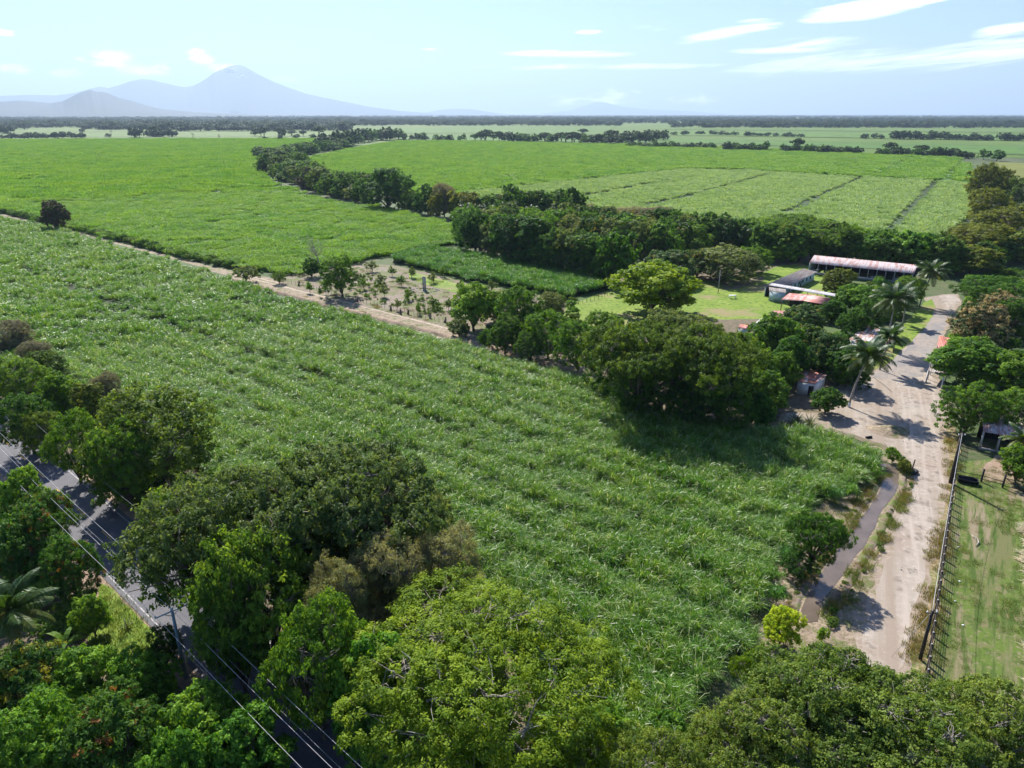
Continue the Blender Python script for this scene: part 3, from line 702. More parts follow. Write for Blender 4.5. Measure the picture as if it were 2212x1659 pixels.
def coll(name, objs):
    c = bpy.data.collections.new(name)
    for o in objs: c.objects.link(o)
    return c
C_near = coll('cane_near_set', [cane_patch('cane_near_%d' % i, 100 + i, 1.5, 9, 12, 2.0, .066, 1.95, M['cane_near'], 4, clumps=1) for i in range(5)])
C_nmid = coll('cane_nmid_set', [cane_patch('cane_nmid_%d' % i, 110 + i, 4.2, 56, 9, 1.9, .11, 1.9, M['cane_near'], 3, clumps=9) for i in range(4)])
C_left = coll('cane_left_set', [cane_patch('cane_left_%d' % i, 120 + i, 6, 110, 7, 1.5, .17, 2.0, M['cane_left'], 3) for i in range(4)])
C_leftf = coll('cane_leftfar_set', [cane_patch('cane_leftfar_%d' % i, 130 + i, 12, 240, 6, 1.7, .34, 1.9, M['cane_left'], 2, .9) for i in range(3)])
C_right = coll('cane_right_set', [cane_patch('cane_right_%d' % i, 140 + i, 7.8, 120, 6, 1.7, .34, 1.9, M['cane_right'], 2, .9) for i in range(3)])
C_pale = coll('cane_pale_set', [cane_patch('cane_pale_%d' % i, 150 + i, 3.9, 50, 6, 1.5, .22, 1.8, M['cane_pale'], 2, .7) for i in range(3)])
C_strip = coll('cane_strip_set', [cane_patch('cane_strip_%d' % i, 160 + i, 3, 40, 8, 1.5, .11, 2.3, M['cane_strip'], 3) for i in range(4)])

def scatter(name, pts, collection, scl, label=None, cat=None, group=None, slab=None, slabmat=None, kind='stuff', tilt=.05):
    g = np.random.default_rng(len(pts))
    pts = np.asarray(pts, dtype=float); n = len(pts)
    me = bpy.data.meshes.new(name)
    sv = np.zeros((0, 3)); faces = []
    if slab is not None:
        sv, faces = slab
    allv = np.concatenate([pts, sv]); me.vertices.add(len(allv)); me.vertices.foreach_set('co', allv.ravel())
    if faces:
        li = np.array([i + n for f in faces for i in f], dtype=np.int32); tot = np.array([len(f) for f in faces], dtype=np.int32)
        st = np.zeros(len(tot), dtype=np.int32); st[1:] = np.cumsum(tot)[:-1]
        me.loops.add(len(li)); me.loops.foreach_set('vertex_index', li)
        me.polygons.add(len(tot)); me.polygons.foreach_set('loop_start', st); me.polygons.foreach_set('loop_total', tot)
        me.materials.append(slabmat)
    m = len(allv)
    rot = np.zeros((m, 3)); rot[:n, 2] = g.uniform(0, 2 * PI, n); rot[:n, :2] = g.normal(size=(n, 2)) * tilt
    sc = np.ones((m, 3)); sc[:n] = scl
    for nm, ty, arr in (('rot', 'FLOAT_VECTOR', rot), ('scl', 'FLOAT_VECTOR', sc)):
        at = me.attributes.new(nm, ty, 'POINT'); at.data.foreach_set('vector', arr.ravel())
    at = me.attributes.new('idx', 'INT', 'POINT'); at.data.foreach_set('value', g.integers(0, 1000, m).astype(np.int32))
    at = me.attributes.new('isp', 'BOOLEAN', 'POINT'); at.data.foreach_set('value', (np.arange(m) < n))
    me.update()
    o = link(name, me); tag(o, label, cat, group, kind)
    ng = bpy.data.node_groups.new(name + '_nodes', 'GeometryNodeTree')
    ng.interface.new_socket(name='Geometry', in_out='INPUT', socket_type='NodeSocketGeometry')
    ng.interface.new_socket(name='Geometry', in_out='OUTPUT', socket_type='NodeSocketGeometry')
    gi = ng.nodes.new('NodeGroupInput'); go = ng.nodes.new('NodeGroupOutput')
    ip = ng.nodes.new('GeometryNodeInstanceOnPoints'); ci = ng.nodes.new('GeometryNodeCollectionInfo')
    ci.inputs['Collection'].default_value = collection; ci.inputs['Separate Children'].default_value = True; ci.inputs['Reset Children'].default_value = True
    def na(nm, ty):
        a = ng.nodes.new('GeometryNodeInputNamedAttribute'); a.data_type = ty; a.inputs['Name'].default_value = nm; return a.outputs['Attribute']
    er = ng.nodes.new('FunctionNodeEulerToRotation')
    L = ng.links.new
    L(gi.outputs[0], ip.inputs['Points']); L(ci.outputs[0], ip.inputs['Instance']); ip.inputs['Pick Instance'].default_value = True
    L(na('isp', 'BOOLEAN'), ip.inputs['Selection']); L(na('idx', 'INT'), ip.inputs['Instance Index'])
    L(na('rot', 'FLOAT_VECTOR'), er.inputs[0]); L(er.outputs[0], ip.inputs['Rotation']); L(na('scl', 'FLOAT_VECTOR'), ip.inputs['Scale'])
    if faces:
        jg = ng.nodes.new('GeometryNodeJoinGeometry'); L(gi.outputs[0], jg.inputs[0]); L(ip.outputs[0], jg.inputs[0]); L(jg.outputs[0], go.inputs[0])
    else: L(ip.outputs[0], go.inputs[0])
    md = o.modifiers.new('scatter', 'NODES'); md.node_group = ng
    return o

def grid_in(poly, step, jit, g, lines=(), gap=1.5, xr=None, dmin=0, dmax=1e9, margin=260, thin=None):
    P = np.array(poly); x0, y0 = P.min(0); x1, y1 = P.max(0)
    xs, ys = np.meshgrid(np.arange(x0, x1, step), np.arange(y0, y1, step))
    x = xs.ravel() + g.uniform(-jit, jit, xs.size); y = ys.ravel() + g.uniform(-jit, jit, xs.size)
    m = inpoly(x, y, poly)
    for ln in lines: m &= polyline_dist(x, y, ln) > gap
    d = np.hypot(x, y); m &= (d >= dmin) & (d < dmax)
    vy = y * CT + H * ST; px = 1106 + F * x / np.maximum(vy, 1); vz = y * ST - H * CT; py = 829.5 - F * vz / np.maximum(vy, 1)
    m &= (px > -margin) & (px < 2212 + margin) & (py < 1659 + 420)
    return x[m], y[m]
def lowf(x, y, s, seed=0):
    g = np.random.default_rng(seed); v = 0
    for k in range(6):
        a = g.uniform(0, 2 * PI); f = s * g.uniform(.6, 1.8); v = v + np.sin((x * math.cos(a) + y * math.sin(a)) * f + g.uniform(0, 6))
    return v / 6
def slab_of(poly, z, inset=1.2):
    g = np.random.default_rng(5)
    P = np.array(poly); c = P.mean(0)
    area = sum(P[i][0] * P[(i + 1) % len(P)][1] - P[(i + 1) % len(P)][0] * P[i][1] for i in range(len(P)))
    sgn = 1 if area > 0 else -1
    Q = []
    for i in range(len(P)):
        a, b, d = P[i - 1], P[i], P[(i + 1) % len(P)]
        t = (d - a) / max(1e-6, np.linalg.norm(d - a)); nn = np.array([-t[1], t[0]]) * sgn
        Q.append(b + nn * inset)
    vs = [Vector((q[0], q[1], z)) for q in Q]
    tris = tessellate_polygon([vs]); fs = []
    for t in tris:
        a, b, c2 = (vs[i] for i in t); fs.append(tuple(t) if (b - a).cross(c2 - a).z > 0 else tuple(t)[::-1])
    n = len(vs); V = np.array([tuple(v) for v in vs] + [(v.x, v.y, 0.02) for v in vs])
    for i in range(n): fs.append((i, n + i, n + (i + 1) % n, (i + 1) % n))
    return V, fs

def cane_field(name, poly, sets, lines, gap, slabz, slabmat, label, zr=(.82, 1.18), hscale=1.0, seed=1):
    g = np.random.default_rng(seed)
    first = True
    for (cl, size, dmin, dmax) in sets:
        x, y = grid_in(poly, size, size * .33, g, lines, gap + size * .12, dmin=dmin, dmax=dmax)
        xr_, yr_ = x * .76 - y * .65, x * .65 + y * .76
        hz = 1 + .14 * lowf(x, y, .11, seed) + .20 * lowf(xr_ * .35, yr_ * 1.6, .5, seed + 1) + .17 * np.sin(yr_ * 1.15 + .8 * lowf(x, y, .15, 3)) * (seed == 1) + g.normal(size=len(x)) * .15
        s = np.c_[g.uniform(.9, 1.15, len(x)), g.uniform(.9, 1.15, len(x)), np.clip(hz, .7, 1.35) * hscale]
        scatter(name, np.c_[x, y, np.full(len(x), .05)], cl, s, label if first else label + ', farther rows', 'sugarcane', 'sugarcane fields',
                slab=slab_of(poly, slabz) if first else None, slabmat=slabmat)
        first = False
cane_field('sugarcane_field', FIELD_A, [(C_near, 1.42, 0, 175), (C_nmid, 3.5, 175, 700)], LINE_A, .8, .7, M['under_near'], 'wide near field of tall glossy sugarcane with pale drooping leaves and painted glints', seed=1)
cane_field('sugarcane_field', FIELD_B, [(C_left, 5.2, 0, 520), (C_leftf, 10, 520, 2600)], LINE_B, 3.4, .8, M['under_green'], 'vivid green cane field left of the winding tree belt', seed=2)
cane_field('sugarcane_field', FIELD_C, [(C_right, 7, 0, 2600)], LINE_C, 3.2, .8, M['under_green'], 'smooth bright green cane field behind the tree belt', seed=3)
cane_field('sugarcane_field', FIELD_D, [(C_pale, 3.7, 0, 1500)], LINE_D, 2.8, .7, M['under_pale'], 'pale green cane field divided by thin dark furrows', seed=4)
cane_field('sugarcane_field', FIELD_S, [(C_strip, 2.5, 0, 500)], [], 1, .8, M['under_near'], 'narrow tall cane strip in front of the dark orchard', hscale=1.15, seed=5)
# far parcels with their own greens
for k, (pts, c) in enumerate([([(-200, 299), (0, 297), (760, 296), (700, 288), (0, 290), (-200, 292)], (.135, .21, .06)), ([(0, 286), (700, 283), (740, 276), (100, 277)], (.15, .22, .075)),
                 ([(860, 302), (1500, 310), (1880, 322), (2300, 340), (2300, 318), (1500, 300), (1100, 294), (860, 294)], (.10, .20, .04)),
                 ([(1000, 288), (1300, 292), (1330, 274), (700, 278), (760, 290)], (.12, .21, .055)), ([(1420, 292), (2300, 306), (2300, 290), (1430, 282)], (.125, .22, .055)),
                 ([(1430, 280), (2300, 288), (2300, 279), (1500, 275)], (.14, .22, .07)), ([(2150, 352), (2300, 360), (2300, 400), (2170, 395)], (.20, .21, .08))]):
    c = (c[0] * .66, c[1] * .68, c[2] * .30)
    mm = surfmat('parcel_green_%d' % k, [c, (.01, 6, .45, .58, tuple(v * .8 for v in c)), (.05, 6, .5, .6, tuple(v * 1.2 for v in c))])
    sheet('far_parcel', G(pts), .6 + .12 * k, mm)

mb = MB(); mb.add([(-16500, 13500, .8), (16500, 13500, .8), (58000, 58000, .8), (-58000, 58000, .8)], [(0, 1, 2, 3)])
struct('far_plain', mb.mesh('far_plain', [surfmat('far_plain_woods', [(.028, .048, .018), (.0012, 6, .5, .6, (.07, .12, .035))])]))
# loose clumps of cane at the field corner by the ditch
def cane_clump(px, py, label):
    p = W(px, py); g = np.random.default_rng(int(px))
    o = bpy.data.objects.new('x', None)
    pm = cane_patch('cane_clump', int(px), 1.5, 26, 9, 1.5, .07, 2.0, M['cane_strip'], 4).data
    c = link('cane_clump', pm); c.location = (p.x, p.y, 0); c.scale = (1, 1, 1.1)
    tag(c, label, 'cane clump', 'loose cane clumps by the ditch')
for px, py, lb in ((1667, 1262, 'separate cane clump on bare soil, upper of the two left of the small tree'), (1672, 1275 + 30, 'cane clump standing alone nearest the bright lime bush'),
                   (1702, 1215, 'cane clump tucked against the small leafy ditch tree'), (1798, 1085, 'ragged cane clump on the eroded bank above the ditch'), (1833, 1075, 'short cane clump beside the bend of the ditch')):
    cane_clump(px, py, lb)

# grass tufts and undergrowth
def grass_patch(name, seed, size, n, L, w, mat):
    g = np.random.default_rng(seed)
    b = np.c_[g.uniform(-size / 2, size / 2, (n, 2)), np.zeros(n)]
    az = g.uniform(0, 2 * PI, n); tip = b + np.c_[np.cos(az) * .4, np.sin(az) * .4, np.ones(n)] * (L * g.uniform(.4, 1.2, n))[:, None]
    sd = np.c_[-np.sin(az), np.cos(az), np.zeros(n)] * w
    Q = np.stack([b - sd, b + sd, tip + sd * .2, tip - sd * .2], 1)
    return bpy.data.objects.new(name, quads_mesh(name, Q, g.uniform(0, 1, n), [mat]))
M['grass'] = leafmat('grass_green', [(0, (.07, .12, .02)), (.6, (.13, .19, .03)), (1, (.26, .24, .08))], transl=.3)
M['grassdry'] = leafmat('grass_dry', [(0, (.16, .14, .04)), (.6, (.26, .20, .08)), (1, (.18, .22, .05))], transl=.3)
C_grass = coll('grass_set', [grass_patch('grass_%d' % i, 200 + i, 1.6, 150, .22, .02, M['grass']) for i in range(3)])
C_grassdry = coll('grassdry_set', [grass_patch('grassdry_%d' % i, 210 + i, 1.6, 170, .35, .022, M['grassdry']) for i in range(3)])
g = np.random.default_rng(11)
DITCH = G([(1915, 1005), (1932, 1030), (1915, 1075), (1888, 1120), (1860, 1165), (1815, 1210), (1790, 1260), (1755, 1310), (1745, 1350)]); ROADC = G([(1990, 960), (2005, 1020), (2000, 1090), (1980, 1160), (1960, 1230), (1935, 1300), (1905, 1380), (1890, 1450)])
def scat_poly(name, poly, step, cl, dens, lo=.6, hi=1.3, label=None, cat='grass', thr=-.1, fs=.3, z=.08, lines=(), gap=.6):
    x, y = grid_in(poly, step, step * .45, g, lines, gap)
    m = (lowf(x, y, fs, 9) + g.normal(size=len(x)) * .25 > thr) & (g.uniform(size=len(x)) < dens)
    x, y = x[m], y[m]
    if len(x): scatter(name, np.c_[x, y, np.full(len(x), z)], cl, g.uniform(lo, hi, (len(x), 1)) * np.ones((1, 3)), label, cat, None)
VERGE_S = G([(2040, 940), (2046, 985), (2043, 1040), (2031, 1110), (2016, 1180), (2000, 1250), (1984, 1320), (1967, 1380), (1950, 1440), (1940, 1500), (2000, 1500), (2015, 1400), (2035, 1270), (2050, 1150), (2062, 1050), (2072, 950)])
scat_poly('grass', VERGE_S, .9, C_grassdry, .9, label='dry mixed grass between the dirt road and the capped fence', cat='grass')
scat_poly('grass', PASTURE, 1.1, C_grass, .9, .4, 1.0, label='short patchy grass of the right-hand pasture', thr=-.05, lines=[G([(2140, 1120), (2142, 1200), (2132, 1300), (2128, 1400), (2135, 1500)])])
scat_poly('grass', BANK, 1.2, C_grass, .75, .5, 1.2, label='weeds on the eroded ditch bank', thr=.05, lines=[DITCH, ROADC], gap=3.2)
scat_poly('grass', G([(218, 1262), (262, 1290), (318, 1350), (340, 1400), (310, 1440), (215, 1440), (190, 1380), (200, 1310)]), 1.0, C_grass, .95, .6, 1.4, label='bright grass beside the asphalt road', thr=-1)
trackpoly = G([(500, 600), (700, 632), (985, 705), (1250, 785), (1300, 830), (985, 735), (700, 662), (520, 618)])
scat_poly('grass', trackpoly, 1.8, C_grassdry, .5, .6, 1.4, label='dry grass along the farm track', thr=.1, lines=[TRACK], gap=2.5)
scat_poly('grass', G([(590, 604), (780, 568), (1020, 614), (1240, 650), (1220, 760), (985, 712), (700, 640)]), 2.0, C_grass, .5, .8, 1.6, label='patchy weeds in the garden plot', thr=.1, fs=.15)
for tk, mt in (('bush', None),):
    pass
def bushcopy(nm, t, mat):
    o = bpy.data.objects.new(nm, t['crown']); return o
ug = []
for i, mt in enumerate(('mid', 'deep', 'fresh', 'olive')):
    o = bpy.data.objects.new('undergrowth_%d' % i, TT['bush'][i % 2]['crown'].copy()); o.data.materials[0] = M[mt]; ug.append(o)
C_ug = coll('undergrowth_set', ug)
ugp = [rp(-75, 6.5), rp(-34, 6.5), rp(-22, 9), rp(-8, 11), rp(12, 8), rp(30, 6), rp(120, 6), rp(120, 40), rp(-75, 48)]
scat_poly('undergrowth', ugp, 2.6, C_ug, .8, .5, 1.0, label='tangled low undergrowth on the left side of the asphalt road', cat='undergrowth', thr=-.6, fs=.2, z=0)
scat_poly('undergrowth', [rp(-75, -5.5), rp(160, -5.5), rp(160, -14), rp(-20, -20), rp(-75, -22)], 2.8, C_ug, .75, .6, 1.3, label='shaded undergrowth between the asphalt road and the cane', cat='undergrowth', thr=-.6, z=0)
scat_poly('undergrowth', G([(500, 574), (560, 590), (640, 590), (560, 600), (500, 586)]), 2.5, C_ug, .7, .3, .6, label='dark weeds on the far bank of the farm track', cat='undergrowth', thr=-1, z=0)
edgeB = GZ([(-160, 437), (0, 458), (109, 483), (237, 515), (420, 561), (500, 579)])
xs = [p for p in resample(edgeB, 2.2)]
xs = np.array(xs) + g.normal(size=(len(xs), 2)) * .8
scatter('hedge_weeds', np.c_[xs, np.zeros(len(xs))], C_ug, g.uniform(.7, 1.25, (len(xs), 1)) * np.ones((1, 3)), 'dark weedy edge of the left cane field along the track', 'weeds', None)
sheet('weed_strip', G([(880, 588), (905, 592), (960, 606), (1040, 628), (1070, 645), (1010, 640), (930, 618), (885, 603)]), .09, M['lawn'], .5, 1.5)
M['grassyel'] = leafmat('weed_yellow_green', [(0, (.16, .22, .02)), (1, (.30, .36, .03))], transl=.3)
HAM = G([(1560, 720), (1700, 690), (1800, 640), (1900, 610), (1990, 610), (1975, 660), (1930, 740), (1870, 790), (1810, 850), (1690, 890), (1560, 860)])
scat_poly('undergrowth', HAM, 3.4, C_ug, .7, .5, 1.2, label='bushes and weeds filling the yards between the houses', cat='undergrowth', thr=-.25, fs=.12, z=0)
scat_poly('undergrowth', G([(2075, 640), (2100, 600), (2300, 560), (2300, 900), (2110, 900), (2050, 820), (2060, 760), (2090, 700)]), 3.4, C_ug, .7, .5, 1.2, label='undergrowth under the trees right of the road', cat='undergrowth', thr=-.3, fs=.12, z=0)
scat_poly('undergrowth', G([(985, 735), (1000, 700), (1250, 650), (1260, 760), (1180, 770), (1080, 748)]), 3.0, C_ug, .7, .4, 1.0, label='low bushes at the foot of the garden clump', cat='undergrowth', thr=-.2, fs=.2, z=0)
scat_poly('undergrowth', G([(1700, 1190), (1735, 1130), (1800, 1090), (1870, 1068), (1850, 1110), (1800, 1160), (1740, 1240), (1715, 1310), (1650, 1400), (1640, 1330)]), 1.9, C_ug, .6, .2, .5, label='weeds between the cane edge and the ditch', cat='undergrowth', thr=.05, fs=.4, z=0, lines=[DITCH], gap=2.6)
def small(o, s):
    me = o.data.copy(); n_ = len(me.vertices) * 3; v_ = np.empty(n_); me.vertices.foreach_get('co', v_); me.vertices.foreach_set('co', v_ * s); o2 = bpy.data.objects.new(o.name + '_s', me); return o2
C_dw = coll('ditch_weed_set', [small(ug[0], .2), small(ug[3], .28)] + [grass_patch('tall_grass_%d' % i, 220 + i, 1.3, 220, .6, .022, M['grass' if i < 3 else 'grassdry']) for i in range(5)])
for k_, off in enumerate((-2.0, 2.1)):
    a_ = [Vector((*p, 0)) for p in resample(DITCH, .8)]; q_ = []
    for i in range(1, len(a_) - 1):
        d_ = (a_[i + 1] - a_[i - 1]).normalized()
        if g.uniform() < .9: q_.append(tuple(a_[i] + Vector((-d_.y, d_.x, 0)) * (off + g.normal() * .35)))
    scatter('ditch_weeds', np.array(q_), C_dw, g.uniform(.6, 1.3, (len(q_), 1)) * np.ones((1, 3)), 'ragged weeds along the ' + ('road' if k_ else 'cane') + ' side of the muddy ditch', 'weeds', None)
st_ = []
for i in range(4):
    m_ = MB(); q_ = np.random.default_rng(300 + i)
    for k in range(9):
        c_ = q_.uniform(-1.2, 1.2, 2); s_ = q_.uniform(.05, .14); m_.box((c_[0], c_[1], s_ * .3), (s_ * 1.4, s_, s_ * .7), q_.uniform(0, 3), taper=.6)
    st_.append(bpy.data.objects.new('stones_%d' % i, m_.mesh('stones_%d' % i, [M['stone' if i < 3 else 'white']])))
scat_poly('loose_stones', PLAZA, 3.6, coll('stone_set', st_), .45, .7, 1.3, label='loose stones and litter scattered on the dirt road', cat='stones', thr=.05, fs=.25, z=.1)
scat_poly('bank_weeds', BANK, 2.4, C_dw, .4, .5, 1.1, label='tufts of weeds on the bare bank soil', cat='weeds', thr=.15, fs=.5, z=.05, lines=[DITCH], gap=2.4)
